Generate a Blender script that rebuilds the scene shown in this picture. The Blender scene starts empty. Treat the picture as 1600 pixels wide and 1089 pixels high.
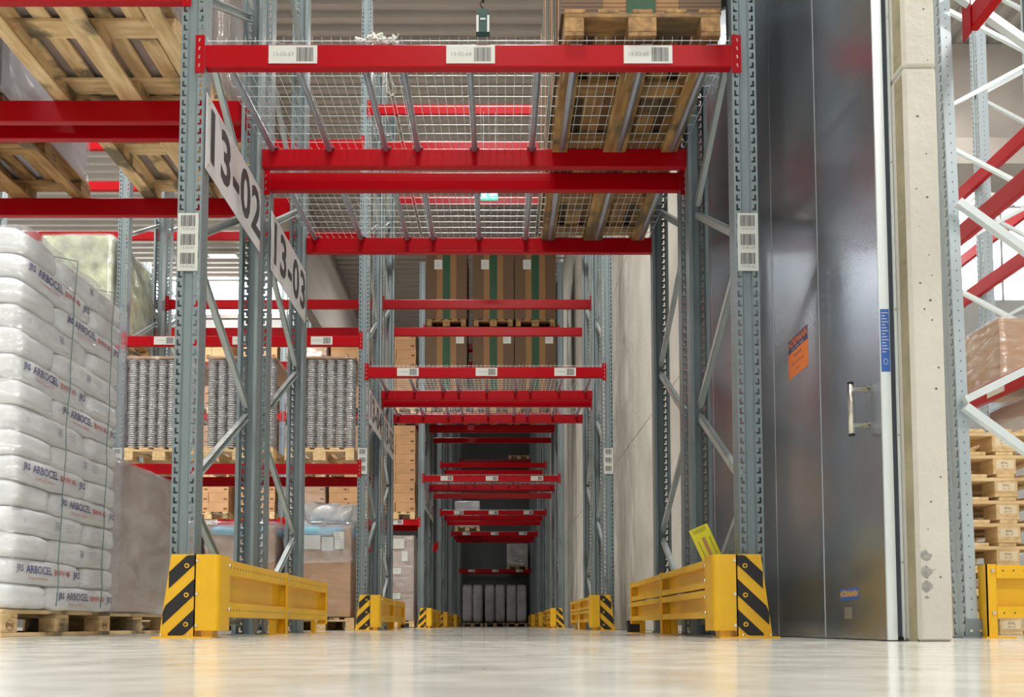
import bpy, bmesh, math, random
from mathutils import Vector, Matrix, noise
random.seed(7)
S = bpy.context.scene
COL = S.collection
PI = math.pi

# ------------------------------------------------------------------ camera, world, light
F_PX, CAM_H, PITCH = 1320.0, 0.062, math.radians(3.32)
HORIZON_Y, VP_X = 976.5, 780.0
cam_d = bpy.data.cameras.new('camera')
cam = bpy.data.objects.new('camera', cam_d); COL.objects.link(cam)
cam.location = (0, 0, CAM_H)
cam.rotation_euler = (PI/2 + PITCH, 0, 0)
cam_d.sensor_width = 36.0; cam_d.lens = F_PX/1600*36
cam_d.shift_y = (HORIZON_Y - 544.5 - F_PX*math.tan(PITCH))/1600
cam_d.shift_x = (800 - VP_X)/1600
cam_d.clip_start = 0.01; cam_d.clip_end = 200
S.camera = cam
S.view_settings.view_transform = 'Standard'; S.view_settings.look = 'None'
S.view_settings.gamma = 1; S.view_settings.use_curve_mapping = False
S.view_settings.exposure = 0.0

W = bpy.data.worlds.new('overcast_sky'); S.world = W; W.use_nodes = True
bg = W.node_tree.nodes['Background']
bg.inputs[0].default_value = (0.93, 0.97, 1.0, 1); bg.inputs[1].default_value = 12.0

H_CEIL = 9.0
LAMPS = [(-0.2, 3.1, 1.5), (-4.8, 3.1, 1.5), (-0.2, -2.6, 0.4), (-4.8, -2.6, 1.9), (4.6, -2.6, 1.6), (-1.3, 12.6, 0.4), (-1.6, 20.9, 0.6), (-0.2, 8.0, 0.8), (-4.8, 8.0, 1.2), (-9.0, 8.0, 1.2),  # rear three and the deep passage pair are unseen, added as fill light
         (-5.7, 14.4, 1.6), (-9.6, 14.4, 1.9), (-6.6, 19.7, 0.4), (4.6, 3.0, 2.0), (4.6, 9.5, 2.0)]
LAMP_W = 265.0

# ------------------------------------------------------------------ materials
def new_mat(name):
    m = bpy.data.materials.new(name); m.use_nodes = True
    nt = m.node_tree; b = nt.nodes['Principled BSDF']
    return m, nt, b
def N(nt, t, **kw):
    n = nt.nodes.new(t)
    for k, v in kw.items(): setattr(n, k, v)
    return n
def rgb(c): return (c[0], c[1], c[2], 1)
def mat(name, col, rough=0.5, metal=0.0, spec=0.5, coat=0.0, var=0.0, vscale=3.0, bump=0.0, bscale=40.0, stretch=(1, 1, 1), rand=True, rvar=0.0):
    m, nt, b = new_mat(name)
    b.inputs['Base Color'].default_value = rgb(col)
    b.inputs['Roughness'].default_value = rough; b.inputs['Metallic'].default_value = metal
    b.inputs['Specular IOR Level'].default_value = spec
    b.inputs['Coat Weight'].default_value = coat
    if var or bump or rvar:
        tc = N(nt, 'ShaderNodeTexCoord'); mp = N(nt, 'ShaderNodeMapping'); mp.inputs['Scale'].default_value = stretch
        oi = N(nt, 'ShaderNodeObjectInfo'); ml = N(nt, 'ShaderNodeMath', operation='MULTIPLY'); ml.inputs[1].default_value = 37.0
        nt.links.new(oi.outputs['Random'], ml.inputs[0])
        va = N(nt, 'ShaderNodeVectorMath', operation='ADD')
        nt.links.new(tc.outputs['Object'], va.inputs[0]); nt.links.new(ml.outputs[0], va.inputs[1])
        nt.links.new(va.outputs[0], mp.inputs[0])
        if var or rvar:
            no = N(nt, 'ShaderNodeTexNoise'); no.inputs['Scale'].default_value = vscale; no.inputs['Detail'].default_value = 4
            nt.links.new(mp.outputs[0], no.inputs['Vector'])
        if var:
            mx = N(nt, 'ShaderNodeMixRGB'); mx.blend_type = 'MIX'
            lo = tuple(max(0, c*(1-var)) for c in col); hi = tuple(min(1, c*(1+var)) for c in col)
            mx.inputs[1].default_value = rgb(lo); mx.inputs[2].default_value = rgb(hi)
            rp = N(nt, 'ShaderNodeMapRange'); rp.inputs[1].default_value = 0.3; rp.inputs[2].default_value = 0.7
            nt.links.new(no.outputs[0], rp.inputs[0]); nt.links.new(rp.outputs[0], mx.inputs[0])
            nt.links.new(mx.outputs[0], b.inputs['Base Color'])
        if rvar:
            rr = N(nt, 'ShaderNodeMapRange'); rr.inputs[1].default_value = 0.3; rr.inputs[2].default_value = 0.7
            rr.inputs[3].default_value = max(0.02, rough-rvar); rr.inputs[4].default_value = rough+rvar
            nt.links.new(no.outputs[0], rr.inputs[0]); nt.links.new(rr.outputs[0], b.inputs['Roughness'])
        if bump:
            n2 = N(nt, 'ShaderNodeTexNoise'); n2.inputs['Scale'].default_value = bscale; n2.inputs['Detail'].default_value = 3
            nt.links.new(mp.outputs[0], n2.inputs['Vector'])
            bp = N(nt, 'ShaderNodeBump'); bp.inputs['Strength'].default_value = bump; bp.inputs['Distance'].default_value = 0.02
            nt.links.new(n2.outputs[0], bp.inputs['Height']); nt.links.new(bp.outputs[0], b.inputs['Normal'])
    return m

M = {}
M['steel'] = mat('grey_rack_steel', (0.22, 0.265, 0.28), 0.42, 0.25, var=0.08, vscale=2, stretch=(1, 1, .3))
M['brace'] = mat('galvanised_brace', (0.47, 0.53, 0.53), 0.38, 0.45, var=0.1, vscale=6)
M['red'] = mat('red_powder_coat', (0.38, 0.0, 0.005), 0.33, 0.0, 0.18, coat=0.0)
M['hook'] = mat('zinc_hook', (0.5, 0.47, 0.42), 0.4, 0.8)
M['yellow'] = mat('yellow_powder_coat', (0.82, 0.46, 0.004), 0.38, 0.0, 0.5, coat=0.2, var=0.05, vscale=5)
M['black'] = mat('black_stripe', (0.012, 0.012, 0.014), 0.45)
M['dark'] = mat('dark_hole', (0.015, 0.015, 0.015), 0.8)
M['bolt'] = mat('zinc_bolt', (0.75, 0.72, 0.62), 0.25, 0.9)
M['wire'] = mat('galvanised_wire', (0.70, 0.76, 0.76), 0.35, 0.4)
M['tube'] = mat('galvanised_tube', (0.33, 0.37, 0.43), 0.32, 0.6, var=0.12, vscale=8)
M['label'] = mat('white_label', (0.60, 0.62, 0.58), 0.5)
M['ink'] = mat('black_ink', (0.05, 0.05, 0.055), 0.6)
M['inkgrey'] = mat('grey_ink', (0.25, 0.27, 0.3), 0.6)
M['sign'] = mat('white_sign_board', (0.68, 0.69, 0.70), 0.4)
M['navy'] = mat('navy_print', (0.035, 0.045, 0.2), 0.6)
M['redprint'] = mat('red_print', (0.6, 0.08, 0.09), 0.6)
M['concrete'] = mat('light_concrete', (0.60, 0.58, 0.52), 0.75, var=0.1, vscale=1.7, bump=0.25, bscale=25)
M['olive'] = mat('stained_concrete', (0.36, 0.32, 0.2), 0.8, var=0.25, vscale=4, bump=0.3, bscale=30)
M['girder'] = mat('grey_girder_concrete', (0.40, 0.365, 0.33), 0.85, var=0.16, vscale=1.2, stretch=(1, .3, 1))
M['roofsheet'] = mat('roof_sheet', (0.46, 0.43, 0.40), 0.45, 0.2, var=0.04, vscale=1)
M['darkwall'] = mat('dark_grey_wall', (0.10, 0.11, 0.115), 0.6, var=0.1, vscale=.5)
M['hallwall'] = mat('grey_hall_wall', (0.5, 0.5, 0.5), 0.7)
M['bagwhite'] = mat('white_plastic_sack', (0.84, 0.86, 0.83), 0.34, 0.0, 0.5, var=0.03, vscale=5, bump=0.22, bscale=8, stretch=(1, 1, 1.6))
M['greybag'] = mat('grey_plastic_sack', (0.55, 0.54, 0.57), 0.4, var=0.1, vscale=4, bump=0.4, bscale=8)
M['kraft'] = mat('kraft_cardboard', (0.47, 0.265, 0.125), 0.75, var=0.12, vscale=3)
M['kraftpale'] = mat('dusty_kraft_cardboard', (0.40, 0.31, 0.25), 0.7, var=0.12, vscale=3)
M['tape'] = mat('packing_tape', (0.40, 0.22, 0.11), 0.3)
M['green'] = mat('green_paper', (0.002, 0.06, 0.018), 0.6)
M['liner'] = mat('blue_liner', (0.25, 0.55, 0.68), 0.3, bump=0.4, bscale=20)
M['cups'] = mat('nested_grey_cups', (0.50, 0.49, 0.47), 0.3, 0.35)
M['aluminium'] = mat('brushed_edge', (0.78, 0.86, 0.88), 0.3, 0.3)
M['rubber'] = mat('dark_rubber_seal', (0.05, 0.065, 0.09), 0.5)
M['orange'] = mat('orange_sticker', (0.85, 0.20, 0.01), 0.45)
M['blue'] = mat('blue_sticker', (0.03, 0.12, 0.45), 0.45)
M['navyst'] = mat('navy_sticker', (0.03, 0.035, 0.13), 0.45)
M['chrome'] = mat('satin_steel', (0.62, 0.60, 0.52), 0.25, 1.0)
M['teal'] = mat('dark_green_plastic', (0.004, 0.05, 0.04), 0.5)
M['cord'] = mat('green_cord', (0.12, 0.22, 0.2), 0.5)
M['whiteplastic'] = mat('white_plastic', (0.75, 0.75, 0.7), 0.4, bump=0.4)
M['placard'] = mat('lime_yellow_card', (0.72, 0.66, 0.02), 0.45)
M['greenmoss'] = mat('green_marbled_goods', (0.48, 0.52, 0.32), 0.5, var=0.5, vscale=6)
M['orangebrown'] = mat('orange_wood', (0.5, 0.24, 0.06), 0.6, var=0.3, vscale=4)

def wood(name, a, b_, stain=0.0):
    m, nt, b = new_mat(name)
    tc = N(nt, 'ShaderNodeTexCoord'); oi = N(nt, 'ShaderNodeObjectInfo')
    ml = N(nt, 'ShaderNodeMath', operation='MULTIPLY'); ml.inputs[1].default_value = 53.0
    va = N(nt, 'ShaderNodeVectorMath', operation='ADD'); mp = N(nt, 'ShaderNodeMapping')
    mp.inputs['Scale'].default_value = (9, 1.4, 9)
    nt.links.new(oi.outputs['Random'], ml.inputs[0]); nt.links.new(tc.outputs['Object'], va.inputs[0])
    nt.links.new(ml.outputs[0], va.inputs[1]); nt.links.new(va.outputs[0], mp.inputs[0])
    no = N(nt, 'ShaderNodeTexNoise'); no.inputs['Scale'].default_value = 3; no.inputs['Detail'].default_value = 5
    nt.links.new(mp.outputs[0], no.inputs['Vector'])
    cr = N(nt, 'ShaderNodeValToRGB'); cr.color_ramp.elements[0].position = 0.35; cr.color_ramp.elements[1].position = 0.68
    cr.color_ramp.elements[0].color = rgb(b_); cr.color_ramp.elements[1].color = rgb(a)
    nt.links.new(no.outputs[0], cr.inputs[0]); out = cr.outputs[0]
    if stain:
        n2 = N(nt, 'ShaderNodeTexNoise'); n2.inputs['Scale'].default_value = 3.2; n2.inputs['Detail'].default_value = 6
        nt.links.new(va.outputs[0], n2.inputs['Vector'])
        mr = N(nt, 'ShaderNodeMapRange'); mr.inputs[1].default_value = 0.52; mr.inputs[2].default_value = 0.62; mr.inputs[4].default_value = stain
        nt.links.new(n2.outputs[0], mr.inputs[0])
        mx = N(nt, 'ShaderNodeMixRGB'); mx.inputs[2].default_value = (0.05, 0.05, 0.035, 1)
        nt.links.new(mr.outputs[0], mx.inputs[0]); nt.links.new(out, mx.inputs[1]); out = mx.outputs[0]
    nt.links.new(out, b.inputs['Base Color']); b.inputs['Roughness'].default_value = 0.7
    return m
M['wood'] = wood('used_pallet_wood', (0.80, 0.60, 0.34), (0.58, 0.39, 0.18), 0.8)
M['woodclean'] = wood('pale_pallet_wood', (0.82, 0.62, 0.36), (0.66, 0.45, 0.21), 0.1)
M['wooddark'] = wood('brown_pallet_wood', (0.44, 0.26, 0.09), (0.22, 0.11, 0.035), 0.7)

# layered sheet edges: fine horizontal lines
def layered(name, a, b_, pitch):
    m, nt, b = new_mat(name)
    tc = N(nt, 'ShaderNodeTexCoord'); wv = N(nt, 'ShaderNodeTexWave', bands_direction='Z')
    wv.inputs['Scale'].default_value = 0.314/pitch; wv.inputs['Distortion'].default_value = 0.6; wv.inputs['Detail'].default_value = 2; wv.inputs['Detail Scale'].default_value = .4
    nt.links.new(tc.outputs['Object'], wv.inputs['Vector'])
    mx = N(nt, 'ShaderNodeMixRGB'); mx.inputs[1].default_value = rgb(b_); mx.inputs[2].default_value = rgb(a)
    nt.links.new(wv.outputs['Fac'], mx.inputs[0]); nt.links.new(mx.outputs[0], b.inputs['Base Color'])
    b.inputs['Roughness'].default_value = 0.75
    return m
M['sheets'] = layered('cardboard_sheet_edges', (0.17, 0.10, 0.052), (0.075, 0.044, 0.022), 0.02)
M['sheetstan'] = layered('tan_cardboard_edges', (0.36, 0.19, 0.075), (0.18, 0.09, 0.034), 0.022)

def film(name, fac, tint=(0.95, 0.96, 1.0), wr=1.0, sc=(6, 6, 22)):
    m, nt, b = new_mat(name)
    nt.nodes.remove(b); out = nt.nodes['Material Output']
    tr = N(nt, 'ShaderNodeBsdfTransparent'); tr.inputs[0].default_value = rgb(tint)
    gl = N(nt, 'ShaderNodeBsdfGlossy'); gl.inputs['Roughness'].default_value = 0.16; gl.inputs[0].default_value = (1, 1, 1, 1)
    df = N(nt, 'ShaderNodeBsdfDiffuse'); df.inputs[0].default_value = (0.8, 0.8, 0.82, 1)
    tc = N(nt, 'ShaderNodeTexCoord'); mp = N(nt, 'ShaderNodeMapping'); mp.inputs['Scale'].default_value = sc
    mp.inputs['Rotation'].default_value = (0.25, 0.18, 0)
    nt.links.new(tc.outputs['Object'], mp.inputs[0])
    no = N(nt, 'ShaderNodeTexNoise'); no.inputs['Scale'].default_value = 1.0; no.inputs['Detail'].default_value = 5; no.inputs['Distortion'].default_value = 0.6
    nt.links.new(mp.outputs[0], no.inputs['Vector'])
    bp = N(nt, 'ShaderNodeBump'); bp.inputs['Strength'].default_value = wr; bp.inputs['Distance'].default_value = 0.03
    nt.links.new(no.outputs[0], bp.inputs['Height']); nt.links.new(bp.outputs[0], gl.inputs['Normal'])
    m1 = N(nt, 'ShaderNodeMixShader'); m1.inputs[0].default_value = 0.45
    nt.links.new(gl.outputs[0], m1.inputs[1]); nt.links.new(df.outputs[0], m1.inputs[2])
    m2 = N(nt, 'ShaderNodeMixShader')
    mr = N(nt, 'ShaderNodeMapRange'); mr.inputs[1].default_value = 0.35; mr.inputs[2].default_value = 0.7
    mr.inputs[3].default_value = fac*0.4; mr.inputs[4].default_value = min(1, fac*1.7)
    nt.links.new(no.outputs[0], mr.inputs[0]); nt.links.new(mr.outputs[0], m2.inputs[0])
    nt.links.new(tr.outputs[0], m2.inputs[1]); nt.links.new(m1.outputs[0], m2.inputs[2])
    nt.links.new(m2.outputs[0], out.inputs[0])
    return m
M['film'] = film('clear_stretch_film', 0.2, wr=.9)
M['filmlight'] = film('thin_stretch_film', 0.09, wr=.9)
M['filmheavy'] = film('milky_stretch_film', 0.32, wr=0.45, sc=(2.2, 2.2, 5))
def emis(name, col, st):
    m, nt, b = new_mat(name)
    b.inputs['Base Color'].default_value = rgb(col); b.inputs['Emission Color'].default_value = rgb(col); b.inputs['Emission Strength'].default_value = st
    return m
M['lamp'] = emis('lamp_diffuser', (1, 0.98, 0.94), 3.0)
M['exit'] = emis('exit_sign_green', (0.05, 0.75, 0.45), 1.0)
M['exitwhite'] = emis('exit_sign_white', (0.85, 1, 0.92), 1.2)

# floor
def floor_mat():
    m, nt, b = new_mat('polished_floor')
    tc = N(nt, 'ShaderNodeTexCoord')
    n1 = N(nt, 'ShaderNodeTexNoise'); n1.inputs['Scale'].default_value = 1.1; n1.inputs['Detail'].default_value = 6
    nt.links.new(tc.outputs['Object'], n1.inputs['Vector'])
    cr = N(nt, 'ShaderNodeValToRGB'); cr.color_ramp.elements[0].position = 0.3; cr.color_ramp.elements[1].position = 0.7
    cr.color_ramp.elements[0].color = (0.62, 0.62, 0.56, 1); cr.color_ramp.elements[1].color = (0.71, 0.71, 0.65, 1)
    nt.links.new(n1.outputs[0], cr.inputs[0]); nt.links.new(cr.outputs[0], b.inputs['Base Color'])
    n2 = N(nt, 'ShaderNodeTexNoise'); n2.inputs['Scale'].default_value = 7; n2.inputs['Detail'].default_value = 5
    nt.links.new(tc.outputs['Object'], n2.inputs['Vector'])
    mr = N(nt, 'ShaderNodeMapRange'); mr.inputs[1].default_value = 0.3; mr.inputs[2].default_value = 0.7
    mr.inputs[3].default_value = 0.10; mr.inputs[4].default_value = 0.2
    nt.links.new(n2.outputs[0], mr.inputs[0]); nt.links.new(mr.outputs[0], b.inputs['Roughness'])
    bp = N(nt, 'ShaderNodeBump'); bp.inputs['Strength'].default_value = 0.025; bp.inputs['Distance'].default_value = 0.01
    nt.links.new(n2.outputs[0], bp.inputs['Height']); nt.links.new(bp.outputs[0], b.inputs['Normal'])
    b.inputs['Specular IOR Level'].default_value = 0.5
    return m
M['floor'] = floor_mat()
def door_mat():
    m, nt, b = new_mat('galvanised_door_sheet')
    tc = N(nt, 'ShaderNodeTexCoord')
    n1 = N(nt, 'ShaderNodeTexNoise'); n1.inputs['Scale'].default_value = 1.2; n1.inputs['Detail'].default_value = 5
    nt.links.new(tc.outputs['Object'], n1.inputs['Vector'])
    cr = N(nt, 'ShaderNodeValToRGB'); cr.color_ramp.elements[0].position = 0.3; cr.color_ramp.elements[1].position = 0.72
    cr.color_ramp.elements[0].color = (0.36, 0.42, 0.49, 1); cr.color_ramp.elements[1].color = (0.54, 0.60, 0.68, 1)
    nt.links.new(n1.outputs[0], cr.inputs[0]); nt.links.new(cr.outputs[0], b.inputs['Base Color'])
    b.inputs['Metallic'].default_value = 0.9; b.inputs['Roughness'].default_value = 0.25
    n2 = N(nt, 'ShaderNodeTexNoise'); n2.inputs['Scale'].default_value = 90; n2.inputs['Detail'].default_value = 2
    nt.links.new(tc.outputs['Object'], n2.inputs['Vector'])
    bp = N(nt, 'ShaderNodeBump'); bp.inputs['Strength'].default_value = 0.25; bp.inputs['Distance'].default_value = 0.004
    nt.links.new(n2.outputs[0], bp.inputs['Height']); nt.links.new(bp.outputs[0], b.inputs['Normal'])
    return m
M['door'] = door_mat()

# ------------------------------------------------------------------ mesh helpers
class MB:
    def __init__(s): s.v = []; s.f = []; s.m = []; s.sm = []
    def quad(s, pts, m=0, smooth=False):
        i = len(s.v); s.v += [tuple(p) for p in pts]; s.f.append(tuple(range(i, i+len(pts)))); s.m.append(m); s.sm.append(smooth)
    def box(s, x0, x1, y0, y1, z0, z1, m=0):
        i = len(s.v)
        s.v += [(x0,y0,z0),(x1,y0,z0),(x1,y1,z0),(x0,y1,z0),(x0,y0,z1),(x1,y0,z1),(x1,y1,z1),(x0,y1,z1)]
        for f in ((0,3,2,1),(4,5,6,7),(0,1,5,4),(1,2,6,5),(2,3,7,6),(3,0,4,7)):
            s.f.append(tuple(i+k for k in f)); s.m.append(m); s.sm.append(False)
    def prism(s, poly, axis, a, b, m=0, smooth=False):
        # poly: list of 2D points (counter-clockwise), extruded along axis from a to b
        def P(u, v, w): return {'x': (w, u, v), 'y': (u, w, v), 'z': (u, v, w)}[axis]
        i = len(s.v); n = len(poly)
        s.v += [P(u, v, a) for u, v in poly] + [P(u, v, b) for u, v in poly]
        for k in range(n):
            j = (k+1) % n
            s.f.append((i+k, i+j, i+n+j, i+n+k)); s.m.append(m); s.sm.append(smooth)
        s.f.append(tuple(i+k for k in reversed(range(n)))); s.m.append(m); s.sm.append(False)
        s.f.append(tuple(i+n+k for k in range(n))); s.m.append(m); s.sm.append(False)
    def tube(s, pts, r, seg=6, m=0, caps=True):
        pts = [Vector(p) for p in pts]; i0 = len(s.v); n = len(pts)
        for k, p in enumerate(pts):
            t = (pts[min(k+1, n-1)] - pts[max(k-1, 0)]).normalized()
            up = Vector((0, 0, 1)) if abs(t.z) < 0.9 else Vector((1, 0, 0))
            a = t.cross(up).normalized(); b = t.cross(a).normalized()
            rr = r[k] if isinstance(r, (list, tuple)) else r
            for q in range(seg):
                an = 2*PI*q/seg; s.v.append(tuple(p + a*math.cos(an)*rr + b*math.sin(an)*rr))
        for k in range(n-1):
            for q in range(seg):
                q2 = (q+1) % seg
                s.f.append((i0+k*seg+q, i0+k*seg+q2, i0+(k+1)*seg+q2, i0+(k+1)*seg+q)); s.m.append(m); s.sm.append(seg > 4)
        if caps:
            s.f.append(tuple(i0+q for q in range(seg))); s.m.append(m); s.sm.append(False)
            s.f.append(tuple(i0+(n-1)*seg+q for q in reversed(range(seg)))); s.m.append(m); s.sm.append(False)
    def mesh(s, name, mats, fix=True):
        me = bpy.data.meshes.new(name); me.from_pydata(s.v, [], s.f)
        for mt in (mats if isinstance(mats, (list, tuple)) else [mats]): me.materials.append(mt)
        me.polygons.foreach_set('material_index', s.m); me.polygons.foreach_set('use_smooth', s.sm)
        if fix:
            bm = bmesh.new(); bm.from_mesh(me); bmesh.ops.remove_doubles(bm, verts=bm.verts, dist=1e-5)
            bmesh.ops.recalc_face_normals(bm, faces=bm.faces); bm.to_mesh(me); bm.free()
        me.update(); return me
    def obj(s, name, mats, parent=None, loc=(0, 0, 0), rz=0.0, **kw):
        return link(name, s.mesh(name, mats, **kw), parent, loc, rz)
def link(name, data, parent=None, loc=(0, 0, 0), rz=0.0, rot=None):
    o = bpy.data.objects.new(name, data); COL.objects.link(o); o.location = loc
    o.rotation_euler = rot if rot else (0, 0, rz)
    if parent is not None: o.parent = parent
    return o
def tag(o, label, cat, group=None):
    o['label'] = label; o['category'] = cat
    if group: o['group'] = group
    return o
def thing(name, label, cat, loc=(0, 0, 0), rz=0.0, group=None):
    return tag(link(name, None, None, loc, rz), label, cat, group)
def struct(o): o['kind'] = 'structure'; return o
CACHE = {}
def cached(key, fn):
    if key not in CACHE: CACHE[key] = fn()
    return CACHE[key]
def text_mesh(txt, size, m, bold=0.0, align='CENTER', sx=1.0, spacing=1.0):
    key = ('txt', txt, size, m.name, bold, align, sx, spacing)
    def fn():
        cu = bpy.data.curves.new('lettering', 'FONT'); cu.body = txt; cu.size = size; cu.align_x = align; cu.align_y = 'CENTER'
        cu.offset = bold; cu.resolution_u = 3; cu.space_character = spacing
        o = bpy.data.objects.new('lettering', cu); COL.objects.link(o)
        dg = bpy.context.evaluated_depsgraph_get(); me = bpy.data.meshes.new_from_object(o.evaluated_get(dg))
        bpy.data.objects.remove(o)
        me.materials.clear(); me.materials.append(m)
        for v in me.vertices: v.co.x *= sx
        return me
    return cached(key, fn)
FACE_CAM = (PI/2, 0, 0)        # text read by someone looking along +Y
FACE_POSX = (PI/2, 0, PI/2)    # sits on a face whose normal is +X
FACE_NEGX = (PI/2, 0, -PI/2)   # sits on a face whose normal is -X

# ------------------------------------------------------------------ setting
b = MB(); b.quad([(-16, -6, 0), (16, -6, 0), (16, 36, 0), (-16, 36, 0)])
struct(b.obj('floor', M['floor']))
def corrugated(name, x0, x1, y0, y1, z, along='x', pitch=0.28, depth=0.09):
    b = MB(); p = 0.0; L = (y1-y0) if along == 'x' else (x1-x0)
    prof = []
    while p < L:
        for t, h in ((0, 0), (0.32, 0), (0.42, 1), (0.90, 1)):
            q = p + t*pitch
            if q <= L: prof.append((q, h))
        p += pitch
    for (a, ha), (c, hc) in zip(prof, prof[1:]):
        za, zc = z+ha*depth, z+hc*depth
        if along == 'x': b.quad([(x0, y0+a, za), (x1, y0+a, za), (x1, y0+c, zc), (x0, y0+c, zc)])
        else: b.quad([(x0+a, y0, za), (x0+a, y1, za), (x0+c, y1, zc), (x0+c, y0, zc)])
    b.box(x0, x1, y0, y1, z+depth+.02, z+depth+.12)
    return struct(b.obj(name, M['roofsheet']))
corrugated('ceiling', -14, -4.45, -4, 21.35, H_CEIL)
corrugated('ceiling_passage', -4.45, 1.7, -4, 34.2, H_CEIL)
corrugated('ceiling_low', -14, -4.45, 21.35, 34.2, 7.85)
corrugated('ceiling_right', 1.7, 14, -4, 17.6, H_CEIL, 'y', 0.28)
def sbox(name, x0, x1, y0, y1, z0, z1, m):
    b = MB(); b.box(x0, x1, y0, y1, z0, z1); return struct(b.obj(name, m))
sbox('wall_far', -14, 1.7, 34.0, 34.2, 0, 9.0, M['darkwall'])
sbox('wall_left', -14.2, -14, -4, 34.2, 0, 9.1, M['hallwall'])
sbox('wall_right_far', 14, 14.2, -4, 17.6, 0, 9.1, M['hallwall'])
sbox('wall_back', -14.2, 14.2, -4.2, -4, 0, 9.1, M['hallwall'])
# long precast wall beside the passage: three courses with V joints
b = MB()
zs = [0, 2.215, 2.24, 4.6, 4.625, 6.9, 6.925, 9.0]
def course(b, x0, x1, y0, y1, z0, z1, ch=0.022):
    b.box(x0+ch, x1-ch, y0+ch, y1, z0, z1)
    b.prism([(z0+ch, x0), (z1-ch, x0), (z1, x0+ch), (z1, x1-ch), (z1-ch, x1), (z0+ch, x1), (z0, x1-ch), (z0, x0+ch)], 'y', y0+ch, y1)
b = MB()
for z0, z1 in ((0, 2.228), (2.228, 4.6), (4.6, 6.9), (6.9, 9.0)):
    c = 0.011
    poly = [(1.57+c, z0), (1.70-c, z0), (1.70, z0+c), (1.70, z1-c), (1.70-c, z1), (1.57+c, z1), (1.57, z1-c), (1.57, z0+c)]
    b.prism(poly, 'y', 3.176, 34.0)
    poly2 = [(1.57+c*1.02, z0+c), (1.70-c*1.02, z0+c), (1.70-c, z0+c*1.02), (1.70-c, z1-c*1.02), (1.70-c*1.02, z1-c), (1.57+c*1.02, z1-c), (1.57+c, z1-c*1.02), (1.57+c, z0+c*1.02)]
    n = len(poly)
    for k in range(n):
        j = (k+1) % n
        b.quad([(poly[k][0], 3.176, poly[k][1]), (poly[j][0], 3.176, poly[j][1]), (poly2[j][0], 3.16, poly2[j][1]), (poly2[k][0], 3.16, poly2[k][1])])
    b.quad([(p[0], 3.16, p[1]) for p in poly2])
    b.box(1.585, 1.685, 3.19, 34, z0-.001, z1+.001)
wall = struct(b.obj('wall_right', M['concrete']))
b = MB()
for z0, z1 in ((0, 2.208), (2.248, 4.58)):
    b.quad([(1.5697, 3.24, z0), (1.5697, 3.176, z0), (1.5697, 3.176, z1), (1.5697, 3.24, z1)])
b.obj('stained_edge', M['olive'], wall)
# scuffs and air holes on the wall end
b = MB()
for zc, h, w in ((0.32, .035, .045), (0.262, .04, .05), (0.205, .04, .05), (0.165, .01, .02)):
    x = 1.574
    pts = []
    for k in range(10):
        a = 2*PI*k/10+.3; r = 1.1 + .5*noise.noise(Vector((k*3.1, zc*40, 0)))+.18*math.cos(4*a)
        pts.append((max(1.5815, x+w*.5*math.cos(a)*r+.026), 3.1590, zc+h*.5*math.sin(a)*r))
    b.quad(pts, 0)
for k in range(26):
    x = random.uniform(1.60, 1.68); z = random.uniform(0.05, 3.2); r = random.uniform(.0015, .005)
    b.quad([(x+r*math.cos(a)*1.2, 3.1588, z+r*math.sin(a)) for a in [2*PI*i/7 for i in range(7)]], 1)
b.obj('scuff_mark', [mat('rubber_scuff', (0.33, 0.32, 0.30), 0.8, var=.3, vscale=40), mat('air_hole', (0.16, 0.14, 0.12), 0.9)], wall)
# left-hall clerestory above the low roof
sbox('trim_1', -14, -4.8, 21.3, 21.42, 7.62, 7.86, M['hallwall'])
g = bpy.data.materials.new('clear_glass'); g.use_nodes = True; gn = g.node_tree; gn.nodes.remove(gn.nodes['Principled BSDF'])
g1 = gn.nodes.new('ShaderNodeBsdfTransparent'); g2 = gn.nodes.new('ShaderNodeBsdfGlossy'); g2.inputs['Roughness'].default_value = .02
g3 = gn.nodes.new('ShaderNodeMixShader'); g3.inputs[0].default_value = .06
gn.links.new(g1.outputs[0], g3.inputs[1]); gn.links.new(g2.outputs[0], g3.inputs[2]); gn.links.new(g3.outputs[0], gn.nodes['Material Output'].inputs[0])
def window(name, x0, x1, y, z0, z1, step):
    w = struct(link(name, None))
    b = MB(); b.box(x0, x1, y-.004, y+.004, z0, z1); b.obj('window_pane', g, w)
    b = MB(); x = x0
    while x <= x1+.01:
        b.box(x-.025, x+.025, y-.04, y+.04, z0, z1); x += step
    b.box(x0, x1, y-.04, y+.04, z0, z0+.05); b.box(x0, x1, y-.04, y+.04, z1-.05, z1)
    b.obj('window_frame', M['hallwall'], w)
window('window_1', -14, -4.8, 21.38, 7.86, 8.98, 3.06)
window('window_2', 1.7, 14, 17.6, 6.9, 9.0, 3.0)
sbox('wall_right_hall', 1.7, 14, 17.5, 17.7, 0, 6.9, M['hallwall'])
# concrete girders
b = MB(); b.prism([(-4.335, 7.0), (-4.14, 7.0), (-4.14, 8.5), (-4.02, 8.68), (-4.02, 8.985), (-4.44, 8.985), (-4.44, 8.68), (-4.335, 8.5)], 'y', -3.5, 33.9)
struct(b.obj('ceiling_beam_left', M['girder']))
b = MB(); b.prism([(12.5, 7.35), (12.9, 7.35), (12.9, 8.985), (12.5, 8.985)], 'x', 1.7, 14)
b.prism([(12.25, 6.95), (13.1, 6.95), (13.1, 7.35), (12.25, 7.35)], 'x', 1.7, 14)
struct(b.obj('ceiling_beam_right', M['girder']))
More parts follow.
